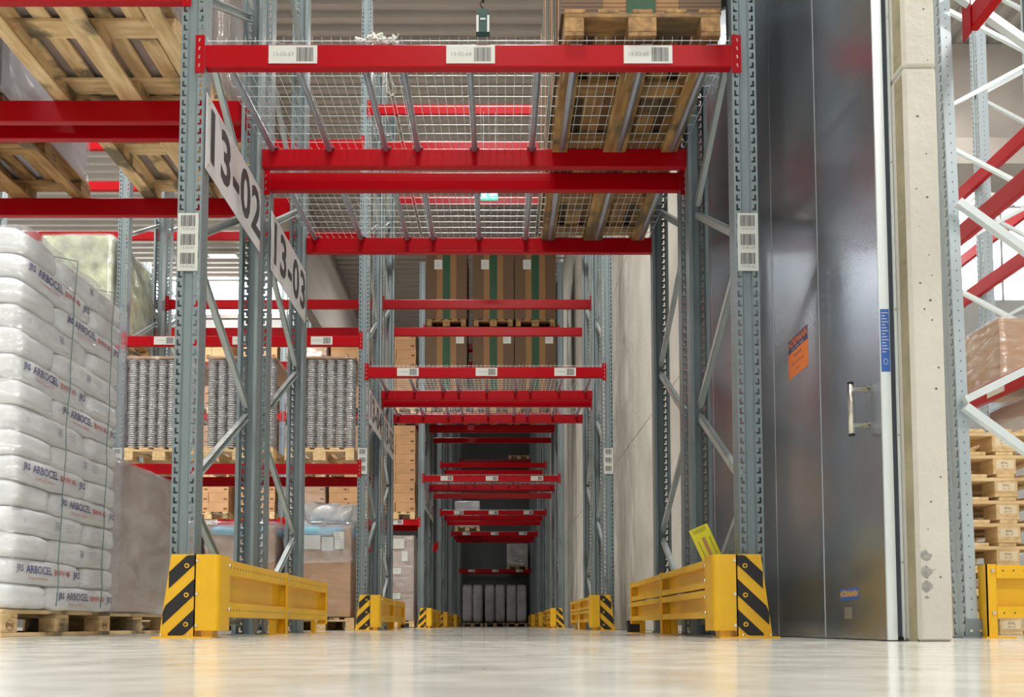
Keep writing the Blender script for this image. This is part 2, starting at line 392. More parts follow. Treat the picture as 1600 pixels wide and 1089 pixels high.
# lamps of the hall, plus unseen ones added as fill
def lamp(x, y, k, i):
    z = H_CEIL-.14
    t = thing('ceiling_or_fill_lamp', LAMPLAB[i], 'lamp', (x, y, z), group='long ceiling lamps')
    if y == 19.7: t.scale = (.45, 1, 1)
    if y == 20.9: t.rotation_euler.z = PI/2
    b = MB(); b.prism([(-.12, 0), (.12, 0), (.07, .09), (-.07, .09)], 'x', -.75, .75); b.obj('housing', M['label'], t)
    b = MB(); b.box(-.70, .70, -.09, .09, -.012, -.002); b.obj('diffuser', M['lamp'], t)
    b = MB(); b.tube([(-.5, 0, .09), (-.5, 0, .14)], .006); b.tube([(.5, 0, .09), (.5, 0, .14)], .006); b.obj('bracket', M['steel'], t)
    ld = bpy.data.lights.new('lamp_light', 'AREA'); ld.shape = 'RECTANGLE'; ld.size = 1.5; ld.size_y = .25; ld.energy = LAMP_W*k; ld.color = (1, .97, .92)
    lo = bpy.data.objects.new('lamp_light', ld); COL.objects.link(lo); lo.parent = t; lo.location = (0, 0, -.03)
def lamp_label(x, y):
    y = 3.1 if y == 3.1 else y
    side = 'over the passage line' if -2 < x < 2 else ('in the right hall' if x > 2 else ('far left in the hall' if x < -8 else 'left of the passage line'))
    aisle = {3.1: 'front aisle', -2.6: 'rear space, added as fill', 8.0: 'second aisle', 12.6: 'fourth rack row, added as fill', 20.9: 'sixth rack row, added as fill', 14.4: 'third aisle', 19.7: 'aisle by the clerestory', 3.0: 'space by the wall end', 9.5: 'space before the concrete girder'}[y]
    return f'long white ceiling lamp {side}, above the {aisle}'
LAMPLAB = [lamp_label(x, y) for x, y, k in LAMPS]
for i, (x, y, k) in enumerate(LAMPS): lamp(x, y, k, i)

# ------------------------------------------------------------------ rack parts
def upright_mesh(height=7.5):
    def fn():
        v = []; f = []
        idx = {}
        def V(x, y, z):
            k = (round(x, 5), round(y, 5), round(z, 5))
            if k not in idx: idx[k] = len(v); v.append(k)
            return idx[k]
        n = int(height/0.05); w = .06; xs = [0, .009, .019, .029, .034]; zr = [0, .008, .018, .040, .05]
        for side in (-1, 1):
            X = [side*(w-x) for x in xs]
            for c in range(n):
                for i in range(4):
                    for j in range(4):
                        if (i == 1 and j in (1, 2)) or (i == 2 and j == 1): continue
                        q = [V(X[i], 0, c*.05+zr[j]), V(X[i+1], 0, c*.05+zr[j]), V(X[i+1], 0, c*.05+zr[j+1]), V(X[i], 0, c*.05+zr[j+1])]
                        f.append(q if side < 0 else q[::-1])
        # web and sides (run as long strips, own vertices along the seams)
        def strip(pts):
            for (a, b_), (c, d) in zip(pts, pts[1:]):
                i = len(v); v.extend([(a, b_, 0), (c, d, 0), (c, d, height), (a, b_, height)]); f.append([i, i+1, i+2, i+3])
        strip([(-.026, 0), (-.020, .012), (.020, .012), (.026, 0)])
        strip([(-.040, .095), (-.060, .095), (-.060, 0)]); strip([(.060, 0), (.060, .095), (.040, .095)])
        me = bpy.data.meshes.new('upright'); me.from_pydata(v, [], f); me.materials.append(M['upright'])
        o = bpy.data.objects.new('t', me); COL.objects.link(o)
        md = o.modifiers.new('s', 'SOLIDIFY'); md.thickness = .0025; md.offset = -1 if False else 0
        dg = bpy.context.evaluated_depsgraph_get(); m2 = bpy.data.meshes.new_from_object(o.evaluated_get(dg)); bpy.data.objects.remove(o)
        return m2
    return cached(('upright', height), fn)
# upright material: steel with a row of small punched holes on the side walls
def upright_mat():
    m, nt, b = new_mat('grey_upright_steel')
    tc = N(nt, 'ShaderNodeTexCoord'); sp = N(nt, 'ShaderNodeSeparateXYZ'); nt.links.new(tc.outputs['Object'], sp.inputs[0])
    def MA(op, a, b_=None, c=None):
        n = N(nt, 'ShaderNodeMath', operation=op)
        for i, x in enumerate((a, b_, c)):
            if x is None: continue
            if isinstance(x, (int, float)): n.inputs[i].default_value = x
            else: nt.links.new(x, n.inputs[i])
        return n.outputs[0]
    fz = MA('SUBTRACT', MA('FRACT', MA('DIVIDE', sp.outputs['Z'], .05)), .5)
    fz = MA('MULTIPLY', fz, .05); dy = MA('SUBTRACT', sp.outputs['Y'], .048)
    r2 = MA('ADD', MA('MULTIPLY', fz, fz), MA('MULTIPLY', dy, dy))
    hole = MA('LESS_THAN', r2, .0045**2)
    ax = MA('GREATER_THAN', MA('ABSOLUTE', sp.outputs['X']), .057)
    hole = MA('MULTIPLY', hole, ax)
    mx = N(nt, 'ShaderNodeMixRGB'); mx.inputs[1].default_value = (0.22, 0.275, 0.29, 1); mx.inputs[2].default_value = (0.03, 0.035, 0.04, 1)
    nt.links.new(hole, mx.inputs[0]); nt.links.new(mx.outputs[0], b.inputs['Base Color'])
    b.inputs['Roughness'].default_value = 0.4; b.inputs['Metallic'].default_value = 0.3
    return m
M['upright'] = upright_mat()

def brace_mesh(dy, dz):
    def fn():
        L = math.hypot(dy, dz); b = MB()
        # C channel along +Y then rotated: open side faces the passage
        for (x0, x1, z0, z1) in ((-.020, -.0165, -.02, .02), (-.020, .012, .0165, .02), (-.020, .012, -.02, -.0165)):
            b.box(x0, x1, 0, L, z0, z1)
        a = math.atan2(dz, dy); me = b.mesh('brace', M['brace'])
        me.transform(Matrix.Rotation(a, 4, 'X')); return me
    return cached(('brace', round(dy, 4), round(dz, 4)), fn)
def hbrace_mesh(dy): return brace_mesh(dy, 0)
def foot_mesh():
    def fn():
        b = MB(); b.box(-.085, .085, -.02, .125, 0, .008)
        b.box(-.066, -.0615, 0, .1, .008, .10); b.box(.0615, .066, 0, .1, .008, .10); 
        for x, y in ((-.075, .03), (.075, .03)): b.tube([(x, y, .008), (x, y, .02)], .009, 6, 1)
        return b.mesh('foot_plate', [M['steel'], M['bolt']])
    return cached('foot', fn)
def tri_label(parent, codes, loc, rot=FACE_CAM):
    """white upright label with barcodes, one above the other"""
    def fn():
        b = MB(); b.box(-.052, .052, -.0015, 0, -.15, .15); return b.mesh('location_label', M['label'])
    l = link('location_label', cached('trilabel', fn), parent, loc)
    for k, c in enumerate(codes):
        zc = .098 - k*.098
        link('barcode', barcode_mesh(.076, .058), l, (0, -.002, zc+.012), rot=FACE_CAM)
        link('printed_number', text_mesh(c, .020, M['inkgrey']), l, (0, -.002, zc-.030), rot=FACE_CAM)
def barcode_mesh(w, h):
    def fn():
        b = MB(); x = -w/2; rnd = random.Random(3)
        while x < w/2-.002:
            t = rnd.choice((.001, .0015, .0025)); b.quad([(x, -h/2, 0), (x+t, -h/2, 0), (x+t, h/2, 0), (x, h/2, 0)]); x += t + rnd.choice((.001, .0012, .002))
        return b.mesh('barcode', M['ink'], fix=False)
    return cached(('bar', w, h), fn)

DEPTH = 1.10
ROWS = {}   # name: (front y, facing)  facing = which side looks at the aisle
for nm, y in (('A', 4.18), ('C', 9.65), ('E', 16.95), ('G', 22.0), ('I', 27.1)):
    ROWS[nm] = y; ROWS[chr(ord(nm)+1)] = y+DEPTH+.14
ROWS['L'] = 32.4
ORD = dict(A='first', B='second', C='third', D='fourth', E='fifth', F='sixth', G='seventh', H='eighth', I='ninth', J='tenth', L='last')
XF = {0: 1.256, 1: -1.574, 2: -4.404, 3: -7.234}
FPOS = {0: 'right of the passage', 1: 'left of the passage', 2: 'one bay left of the passage', 3: 'two bays left of the passage'}
def frame(row, k):
    y = ROWS[row]; near_aisle = row in 'ACEGIL'
    t = thing('rack_upright', f'tall grey rack frame {FPOS[k]} in the {ORD[row]} rack row', 'rack frame', (XF[k], y, 0), group='grey upright rack frames')
    um = upright_mesh()
    link('post', um, t, (0, 0, .008)); link('post', um, t, (0, DEPTH, .008), PI)
    link('foot_plate', foot_mesh(), t, (0, 0, 0)); link('foot_plate', foot_mesh(), t, (0, DEPTH, 0), PI)
    y0, y1 = .085, DEPTH-.085; z = .62 if near_aisle else .10; step = .645
    at_front = True
    zz = .62 if near_aisle else .0
    # zigzag: aisle side carries nodes .62 + 1.29k, inner side carries 1.27 + 1.29k
    nodes = []
    kf = 0; zc = .10; front_side = not near_aisle
    while zc < 7.35:
        nodes.append((front_side, zc)); zc += step; front_side = not front_side
    for (s0, z0), (s1, z1) in zip(nodes, nodes[1:]):
        ya, yb = (y0, y1) if s0 else (y1, y0)
        if ya < yb: link('brace', brace_mesh(yb-ya, z1-z0-.07), t, (0, ya, z0+.035))
        else: link('brace', brace_mesh(ya-yb, -(z1-z0-.07)), t, (0, yb, z1-.035))
    link('brace', hbrace_mesh(y1-y0), t, (0, y0, .08)); link('brace', hbrace_mesh(y1-y0), t, (0, y0, 7.4))
    return t

def beam_mesh(L, h, deep=.05):
    def fn():
        c = .005; d = deep
        b = MB(); b.prism([(0, c), (c, 0), (d-c, 0), (d, c), (d, h-c), (d-c, h), (c, h), (0, h-c)], 'x', -L/2, L/2)
        return b.mesh('beam_body', M['red'])
    return cached(('beam', L, h, deep), fn)
def plate_mesh(h):
    def fn():
        b = MB(); b.box(-.048, -.001, -.006, -.002, -.035, h+.045); b.box(-.0055, -.001, -.002, .05, -.035, h+.045)
        n = 4
        for k in range(n):
            z = -.02+(h+.06)*(k+.3)/n; b.prism([(-.032, z), (-.027, z), (-.022, z+.018), (-.029, z+.018)], 'y', -.0075, -.0055, 1)
        return b.mesh('end_connector', [M['red'], M['hook']])
    return cached(('plate', h), fn)
def beam_label(parent, code, x, z, detailed, w=.25, h=.10):
    def fn():
        b = MB(); b.box(-w/2, w/2, -.0015, 0, -h/2, h/2); return b.mesh('location_label', M['label'])
    l = link('location_label', cached(('bl', w, h), fn), parent, (x, -.0005, z))
    link('barcode', barcode_mesh(.09, h*.78), l, (w*.25, -.002, 0), rot=FACE_CAM)
    if detailed: link('printed_number', text_mesh(code, .030, M['inkgrey']), l, (-w*.20, -.002, 0), rot=FACE_CAM)
    return l
BAYPOS = {0: 'over the passage', 1: 'in the first bay left of the passage', 2: 'in the second bay left of the passage'}
def beam(row, side, bay, ztop, level, h=.12, codes=None, note=None):
    """bay 0 = passage, 1 = first bay to the left, 2 = next"""
    xa, xb = XF[bay+1]+.062, XF[bay]-.062
    y = ROWS[row] if side == 'front' else ROWS[row]+DEPTH
    lab = note or f'red beam {BAYPOS[bay]}, {side} of the {ORD[row]} rack row, {level} level'
    t = thing('rack_beam', lab, 'rack beam', ((xa+xb)/2, y, ztop-h), 0 if side == 'front' else PI, group='red rack beams')
    L = xb-xa
    link('beam_body', beam_mesh(round(L, 4), h), t, (0, 0.001, 0))
    pm = plate_mesh(h)
    link('end_connector', pm, t, (-L/2, 0, 0))
    o = link('end_connector', pm, t, (L/2, 0, 0)); o.scale = (-1, 1, 1)
    if codes:
        for (c, x) in codes: beam_label(t, c, x-(xa+xb)/2, h*.5+.004, row in 'AC', h=.096)
    return t

def panel_mesh(w=.88, l=1.09):
    def fn():
        b = MB(); r = .0019
        n = int(round(w/.05)); 
        for i in range(n+1):
            x = i*w/n; b.tube([(x, 0, .028), (x, 0, .004), (x, .02, .004), (x, l-.02, .004), (x, l, .004), (x, l, .024)], r, 4)
        for j in range(12):
            y = .0+j*(l)/11; b.tube([(0, y, .009), (w, y, .009)], r, 4)
        return b.mesh('wire_mesh_panel', M['wire'])
    return cached(('panel', w, l), fn)
def bar_mesh(l=1.0):
    def fn():
        b = MB(); b.tube([(0, .05, -.012), (0, .075, -.018), (0, l-.025+.0, -.018), (0, l, -.012)], [.012, .019, .019, .012], 10)
        b.box(-.03, .03, .015, .062, 0, .004); b.box(-.03, .03, l-.01, l+.035, 0, .004)
        return b.mesh('pallet_support_bar', M['tube'])
    return cached(('bar', l), fn)
PX = [(-1.50, (-1.44, -1.08, -.72)), (-.60, (-.517, -.157, .207)), (.305, (.397, .76, 1.10))]
PN = ['left', 'middle', 'right']
def deck(row, z, zr=None, simple=False):
    y = ROWS[row]; zr = z if zr is None else zr; sl = math.atan2(zr-z, 1.1)
    for i, (x0, bars) in enumerate(PX):
        o = link('wire_mesh_panel', panel_mesh(), None, (x0, y+.003, z+.005+.001*i), rot=(sl, 0, 0))
        tag(o, f'{PN[i]} wire mesh panel on the lowest passage deck of the {ORD[row]} rack row', 'mesh panel', 'galvanised wire mesh deck panels')
        for q, x in enumerate(bars):
            o = link('pallet_support_bar', bar_mesh(1.04), None, (x, y+.0, z+.0008), rot=(sl, 0, 0))
            tag(o, f'{["left","middle","right"][q]} round support bar under the {PN[i]} mesh panel, {ORD[row]} rack row', 'support bar', 'round pallet support bars')

# ------------------------------------------------------------------ build the racks
for row in 'AB':
    for k in (0, 1, 2): frame(row, k)
for row in 'CDEF':
    for k in (0, 1, 2, 3): frame(row, k)
for row in 'GHIJ':
    for k in (0, 1, 2): frame(row, k)
for k in (0, 1): frame('L', k)
frames = [o for o in COL.objects if o.name.startswith('rack_upright')]
def find_frame(row, k): return [o for o in frames if abs(o.location.x-XF[k]) < .01 and abs(o.location.y-ROWS[row]) < .01][0]
tri_label(find_frame('A', 1), ('13-02-60', '13-02-61', '13-02-62'), (-.004, -.003, 2.0))
tri_label(find_frame('A', 0), ('13-02-63', '13-02-64', '13-02-65'), (.004, -.003, 2.0))
tri_label(find_frame('C', 1), ('13-04-60', '13-04-61', '13-04-62'), (-.004, -.003, 1.95))
tri_label(find_frame('C', 0), ('13-04-63', '13-04-64', '13-04-65'), (.004, -.003, 1.95))
tri_label(find_frame('C', 2), ('13-04-57', '13-04-58', '13-04-59'), (-.004, -.003, 1.95))

def codes(pre, n0, xs): return [(f'{pre}-{n0+i}', x) for i, x in enumerate(xs)]
LX = (-1.06, -.147, .765)      # label places along the passage beams
LL = tuple(x-2.83 for x in LX)
beam('A', 'front', 0, 3.045, 'lowest', codes=codes('13-02', 63, LX), note='red beam nearest the camera over the passage, labelled 13-02-63 to 13-02-65')
beam('A', 'rear', 0, 3.10, 'lowest'); beam('B', 'front', 0, 3.05, 'lowest'); beam('B', 'rear', 0, 3.10, 'lowest')
beam('A', 'front', 0, 4.6, 'second')
for row, side in (('A', 'front'), ('A', 'rear'), ('B', 'front'), ('B', 'rear')):
    beam(row, side, 1, 3.42, 'lowest', h=.14)
beam('C', 'front', 0, 3.05, 'lowest', codes=codes('13-04', 63, LX), note='red beam over the passage, labelled 13-04-63 to 13-04-65')
beam('C', 'rear', 0, 3.07, 'lowest'); beam('D', 'front', 0, 3.03, 'lowest'); beam('D', 'rear', 0, 3.07, 'lowest')
beam('C', 'front', 0, 6.21, 'upper'); beam('C', 'rear', 0, 6.38, 'upper'); beam('D', 'rear', 0, 6.29, 'upper')
beam('D', 'front', 0, 4.34, 'second'); beam('D', 'rear', 0, 4.34, 'second')
for bay in (1, 2):
    pre = 60 if bay == 1 else 57; sh = 2.83*(bay-1)
    beam('C', 'front', bay, 3.42, 'second', codes=codes('13-04', pre, [x-sh for x in LL])); beam('C', 'rear', bay, 3.45, 'second')
    beam('C', 'front', bay, 1.92, 'lowest'); beam('C', 'rear', bay, 1.95, 'lowest')
    beam('C', 'front', bay, 5.78, 'third'); beam('C', 'rear', bay, 5.84, 'third'); beam('D', 'rear', bay, 5.76, 'third')
    beam('D', 'front', bay, 4.34, 'second'); beam('D', 'rear', bay, 4.34, 'second')
    beam('E', 'front', bay, 2.19, 'lowest', codes=codes('13-06', pre, [x-sh for x in LL])); beam('E', 'rear', bay, 2.19, 'lowest')
    beam('E', 'front', bay, 4.35, 'second'); beam('E', 'rear', bay, 4.35, 'second')
for row in 'EF':
    for side in ('front', 'rear'):
        beam(row, side, 0, 3.08, 'lowest', codes=codes('13-06', 63, LX) if (row, side) == ('E', 'front') else None)
        beam(row, side, 0, 4.37, 'second'); beam(row, side, 0, 6.15, 'third')
for row in 'GH':
    for side in ('front', 'rear'):
        beam(row, side, 0, 3.06, 'lowest', codes=codes('13-08', 63, LX) if (row, side) == ('G', 'front') else None); beam(row, side, 0, 4.32, 'second')
    beam(row, 'front', 1, 2.19, 'lowest')
for row in 'IJ':
    for side in ('front', 'rear'):
        beam(row, side, 0, 3.06, 'lowest', codes=codes('13-10', 63, LX) if (row, side) == ('I', 'front') else None)
beam('L', 'front', 0, 2.2, 'lowest', codes=codes('13-12', 63, LX)); beam('L', 'rear', 0, 2.2, 'lowest')
beam('L', 'front', 0, 6.46, 'upper'); beam('L', 'rear', 0, 6.46, 'upper')
deck('A', 3.05, 3.10); deck('B', 3.05, 3.10); deck('C', 3.05, 3.07); deck('D', 3.03, 3.07)
deck('E', 3.08); deck('G', 3.06); deck('I', 3.06)

# ------------------------------------------------------------------ row signs
def row_sign(txt, row, where):
    y0 = ROWS[row]+.02; L = .98
    t = thing('row_sign', f'white sign board reading {txt} on the frame left of the passage', 'sign', (-1.574+.066, y0, 2.40), group='row number signs')
    b = MB(); b.box(0, .004, 0, L, 0, .40); b.obj('board', M['sign'], t)
    link('lettering', text_mesh(txt, .39, M['ink'], bold=.010, sx=1.0, spacing=1.10), t, (.0055, L/2, .20), rot=FACE_POSX)
    b = MB()
    for yy in (.03, L-.03):
        for zz in (.03, .37): b.tube([(.004, yy, zz), (.009, yy, zz)], .007, 8)
    b.obj('screw', M['bolt'], t)
row_sign('13-02', 'A', ''); row_sign('13-03', 'B', ''); row_sign('13-04', 'C', ''); row_sign('13-05', 'D', '')
row_sign('13-06', 'E', ''); row_sign('13-07', 'F', '')

# ------------------------------------------------------------------ yellow rack end guards
def guard(row, side, double=False):
    y0 = ROWS[row]-.15; Ltot = 2.34+.20
    s = 1 if side == 'left' else -1           # local +x points into the passage for the left guard
    x = XF[1]+.06 if side == 'left' else XF[0]-.06
    nm = ORD[row]
    t = thing('rack_end_guard', f'yellow guard with black stripes, {side} of the passage, at the {nm} rack row', 'guard', (x, y0, 0), group='yellow rack end guards')
    def fx(a, b_): return (min(s*a, s*b_), max(s*a, s*b_))
    H = .40
    # striped end shield
    b = MB()
    poly = [(-.105, .008), (.062, .008), (.062, H), (-.055, H)]
    P = [(s*u, v) for u, v in poly]
    if s < 0: P = P[::-1]
    b.prism(P, 'y', 0, .005)
    b.box(*fx(.057, .062), 0, .16, .008, H); 
    b.obj('end_shield', M['yellow'], t)
    # diagonal black stripes clipped to the shield outline
    b = MB()
    def left_edge(z): return -.105 + (z-.008)/(H-.008)*.05
    for zc in (.137, .283, .43):
        pts = []
        x1 = .058
        def line(xx, off): return zc + off + (xx - x1)*0.95      # rises towards the passage
        n = 12; up = []; lo = []
        for k in range(n+1):
            xx = -.104 + (x1+.104)*k/n
            a = line(xx, 0); c = line(xx, -.080)
            a = min(a, H-.004); c = max(c, .012)
            if a <= c: continue
            if xx < left_edge(min(a, H)) + .002 and xx < left_edge(c)+.002: continue
            zmax_edge = (xx+.105)/.05*(H-.008)+.008
            a = min(a, zmax_edge)
            if a <= c: continue
            up.append((xx, a)); lo.append((xx, c))
        for k in range(len(up)-1):
            q = [(s*lo[k][0], -.0015, lo[k][1]), (s*lo[k+1][0], -.0015, lo[k+1][1]), (s*up[k+1][0], -.0015, up[k+1][1]), (s*up[k][0], -.0015, up[k][1])]
            b.quad(q)
    b.obj('black_stripe', M['black'], t)
    b = MB()
    for zc in (.065, .205, .345):
        b.tube([(s*.022, -.006, zc), (s*.022, 0, zc)], .012, 10, 0); b.tube([(s*.022, -.0075, zc), (s*.022, -.006, zc)], .006, 8, 1)
    b.obj('shield_bolt', [M['yellow'], M['dark']], t)
    # base plate
    b = MB(); b.box(*fx(-.13, .075), -.035, .10, 0, .008); b.box(*fx(.075, .15), -.03, .12, 0, .006)
    for xx in (-.09, .04): b.tube([(s*xx, -.018, .008), (s*xx, -.018, .018)], .009, 6, 1)
    b.obj('base_plate', [M['yellow'], M['bolt']], t)
    # corner post: rounded channel
    b = MB()
    prof = []
    for k in range(9):
        a = -PI/2 + PI/2*k/8
        prof.append((s*(.070+.075+.028*math.cos(a)), .028+.028*math.sin(a)))
    outer = [(s*.064, 0)] + prof + [(s*.173, .17), (s*.165, .17), (s*.165, .028+.0), (s*.064, .010)]
    if s < 0: outer = outer[::-1]
    b.prism(outer, 'z', .035, H)
    b.obj('corner_post', M['yellow'], t)
    b = MB(); b.box(*fx(.09, .14), .02, .10, .006, .05); b.obj('post_foot', M['yellow'], t)
    b = MB()
    for zc in (.06, .21, .37): b.tube([(s*.072, -.006, zc), (s*.072, 0, zc)], .008, 6)
    for zc in ((.14, .355) if not double else (.12, .2, .28, .355)):
        b.tube([(s*.173, .15, zc), (s*.183, .15, zc)], .009, 6)
    b.obj('bolt', M['bolt'], t)
    # rails
    y1, ym, y2 = .17, 1.32, Ltot
    def rail(z0, z1, lip, ya, yb):
        b = MB(); d = .045; X0 = .120
        b.box(*fx(X0, X0+.004), ya, yb, z0, z1)                       # web
        b.box(*fx(X0+.004, X0+d), ya, yb, z1-.004, z1); b.box(*fx(X0+.004, X0+d), ya, yb, z0, z0+.004)
        b.box(*fx(X0+d, X0+d+.004), ya, yb, z1-lip, z1); b.box(*fx(X0+d, X0+d+.004), ya, yb, z0, z0+lip)
        b.box(*fx(X0+.004, X0+d), ya, yb, z1-lip-.003, z1-lip); b.box(*fx(X0+.004, X0+d), ya, yb, z0+lip, z0+lip+.003)
        n = int((yb-ya)/.05)
        for k in range(n):
            for zc in ((z1-lip*.5, z0+lip*.5) if not double else ()):
                yy = ya+.03+k*.05; e = .0045; xx = s*(X0+d+.0046)
                b.quad([(xx, yy-e, zc-e), (xx, yy+e, zc-e), (xx, yy+e, zc+e), (xx, yy-e, zc+e)], 1)
        return b.obj('rail', [M['yellow'], M['dark']], t)
    spans = ((y1, ym-.02), (ym+.02, y2-.02))
    for ya, yb in spans:
        if double: rail(.245, .385, .032, ya, yb); rail(.095, .235, .032, ya, yb)
        else: rail(.10, .385, .072, ya, yb)
    for yy in (ym, y2):
        b = MB(); b.box(*fx(.165, .174), yy-.02, yy+.02, .008 if yy == ym else .07, .392); b.box(*fx(.10, .165), yy-.003, yy+.003, .008 if yy == ym else .07, .392)
        b.obj('post', M['yellow'], t)
        b = MB()
        for zc in ((.14, .355) if not double else (.12, .21, .27, .355)):
            for dy in (-.011, .011): b.tube([(s*.174, yy+dy, zc), (s*.182, yy+dy, zc)], .008, 6)
        b.obj('bolt', M['bolt'], t)
    for yy in (ym-.16, y2-.22):
        b = MB(); b.box(*fx(.100, .104), yy, yy+.13, .008, .30); b.box(*fx(.104, .14), yy, yy+.004, .008, .09)
        b.box(*fx(.07, .21), yy-.04, yy+.17, 0, .006)
        b.obj('leg_plate', M['yellow'], t)
    return t
for row, dr in (('A', True), ('C', True), ('E', True), ('G', True), ('I', True)):
    guard(row, 'left', False); guard(row, 'right', dr)

# ------------------------------------------------------------------ pallets
def boxmesh(name, sx, sy, sz, m, bev=.003):
    def fn():
        bm = bmesh.new(); bmesh.ops.create_cube(bm, size=1.0)
        for v in bm.verts: v.co = Vector((v.co.x*sx, v.co.y*sy, v.co.z*sz))
        if bev: bmesh.ops.bevel(bm, geom=bm.edges[:], offset=bev, segments=1, affect='EDGES')
        me = bpy.data.meshes.new(name); bm.to_mesh(me); bm.free(); me.materials.append(m); return me
    return cached(('box', name, round(sx, 4), round(sy, 4), round(sz, 4), m.name, bev), fn)
def pallet(label, x0, y0, z0, w=.8, l=1.2, m=None, detail=True, group='wooden pallets', rz=0):
    """x0,y0 = left-near corner; bottom boards run along the length l (Y)"""
    m = m or M['wood']
    t = thing('pallet', label, 'pallet', (x0, y0, z0), rz, group=group)
    bw = .10; mid = .145
    xs = (bw/2, w/2, w-bw/2); ws = (bw, mid, bw)
    ys = (mid/2, l/2, l-mid/2)
    nd = 5 if w < .9 else 6; dw = .105 if w >= .9 else .11
    dx = [dw/2 + i*(w-dw)/(nd-1) for i in range(nd)]
    if detail:
        for x, ww in zip(xs, ws):
            link('bottom_board', boxmesh('bottom_board', ww, l, .022, m), t, (x, l/2, .011))
            for y in ys: link('block', boxmesh('block', ww, mid, .078, m), t, (x, y, .061))
        for y in ys: 
            o = link('stringer_board', boxmesh('stringer_board', mid, w, .022, m), t, (w/2, y, .111), PI/2)
        for x in dx: link('deck_board', boxmesh('deck_board', dw, l, .022, m), t, (x, l/2, .133))
    else:
        def fn():
            b = MB()
            for x, ww in zip(xs, ws): b.box(x-ww/2, x+ww/2, 0, l, 0, .022)
            return b.mesh('bottom_board', m)
        def fb():
            b = MB()
            for x, ww in zip(xs, ws):
                for y in ys: b.box(x-ww/2, x+ww/2, y-mid/2, y+mid/2, .022, .1)
            return b.mesh('block', m)
        def fd():
            b = MB()
            for y in ys: b.box(0, w, y-mid/2, y+mid/2, .1, .122)
            for x in dx: b.box(x-dw/2, x+dw/2, 0, l, .122, .144)
            return b.mesh('deck', m)
        link('bottom_board', cached(('pb', w, l, m.name), fn), t); link('block', cached(('pk', w, l, m.name), fb), t); link('deck', cached(('pd', w, l, m.name), fd), t)
    return t
PH = .145

# soft box: rounded, slightly wrinkled
def pillow_mesh(name, sx, sy, sz, m, seed=0, k=7.0, n=(10, 8, 5), amp=.006, top=0.0):
    def fn():
        bm = bmesh.new(); nx, ny, nz = n
        idx = {}
        def V(i, j, q):
            key = (i, j, q)
            if key in idx: return idx[key]
            p = Vector((2*i/nx-1, 2*j/ny-1, 2*q/nz-1)); inf = max(abs(p.x), abs(p.y), abs(p.z))
            nk = (abs(p.x)**k+abs(p.y)**k+abs(p.z)**k)**(1/k)
            p2 = p*(inf/nk)
            co = Vector((p2.x*sx/2, p2.y*sy/2, p2.z*sz/2))
            nn = noise.noise_vector(co*7 + Vector((seed*9.1, seed*3.3, 0)))
            co += Vector((nn.x, nn.y, nn.z*.5))*amp*2
            idx[key] = bm.verts.new(co); return idx[key]
        def face(a, b_, c, d): 
            f = bm.faces.new((a, b_, c, d)); f.smooth = k < 100 or name == 'film'
        for i in range(nx):
            for j in range(ny):
                face(V(i, j, 0), V(i, j+1, 0), V(i+1, j+1, 0), V(i+1, j, 0)); face(V(i, j, nz), V(i+1, j, nz), V(i+1, j+1, nz), V(i, j+1, nz))
        for i in range(nx):
            for q in range(nz):
                face(V(i, 0, q), V(i+1, 0, q), V(i+1, 0, q+1), V(i, 0, q+1)); face(V(i, ny, q), V(i, ny, q+1), V(i+1, ny, q+1), V(i+1, ny, q))
        for j in range(ny):
            for q in range(nz):
                face(V(0, j, q), V(0, j, q+1), V(0, j+1, q+1), V(0, j+1, q)); face(V(nx, j, q), V(nx, j+1, q), V(nx, j+1, q+1), V(nx, j, q+1))
        me = bpy.data.meshes.new(name); bm.to_mesh(me); bm.free(); me.materials.append(m); return me
    return cached(('pillow', name, sx, sy, sz, m.name, seed, k, n, amp), fn)
def film_mesh(sx, sy, sz, m, seed=0, amp=.012, top=True, k=24):
    return pillow_mesh('film', sx, sy, sz, m, seed, k, (14, 14, 16), amp)

# ---- pallet of white sacks, first bay left
PX0, PY0 = -3.33, 4.30
pal = pallet('wooden pallet with round stamps on its blocks, under the tall stack of white sacks', PX0, PY0, 0, m=M['wood'])
# stamps on the side that faces the passage
def ring(parent, loc, r, mt, rot=FACE_POSX, th=.003):
    def fn():
        b = MB(); n = 20
        for i in range(n):
            a, c = 2*PI*i/n, 2*PI*(i+1)/n
            b.quad([(r*1.25*math.cos(a), r*math.sin(a), 0), (r*1.25*math.cos(c), r*math.sin(c), 0), ((r*1.25-th)*math.cos(c), (r-th)*math.sin(c), 0), ((r*1.25-th)*math.cos(a), (r-th)*math.sin(a), 0)])
        return b.mesh('stamp', mt, fix=False)
    return link('stamp', cached(('ring', r, mt.name), fn), parent, loc, rot=rot)
M['brand'] = mat('burned_stamp', (0.16, 0.07, 0.03), 0.8)
for yy, s_ in ((.0725, 'EPAL'), (.6, 'IPPC'), (1.1275, 'EPAL')):
    if s_ == 'EPAL': ring(pal, (.8015, yy, .061), .029, M['brand'])
    link('stamp', text_mesh(s_, .030, M['brand'], bold=.0006), pal, (.8018, yy, .061), rot=FACE_POSX)
LH = .134; NL = 15
FX = -2.50   # face of the stack towards the passage
Y0 = 4.31
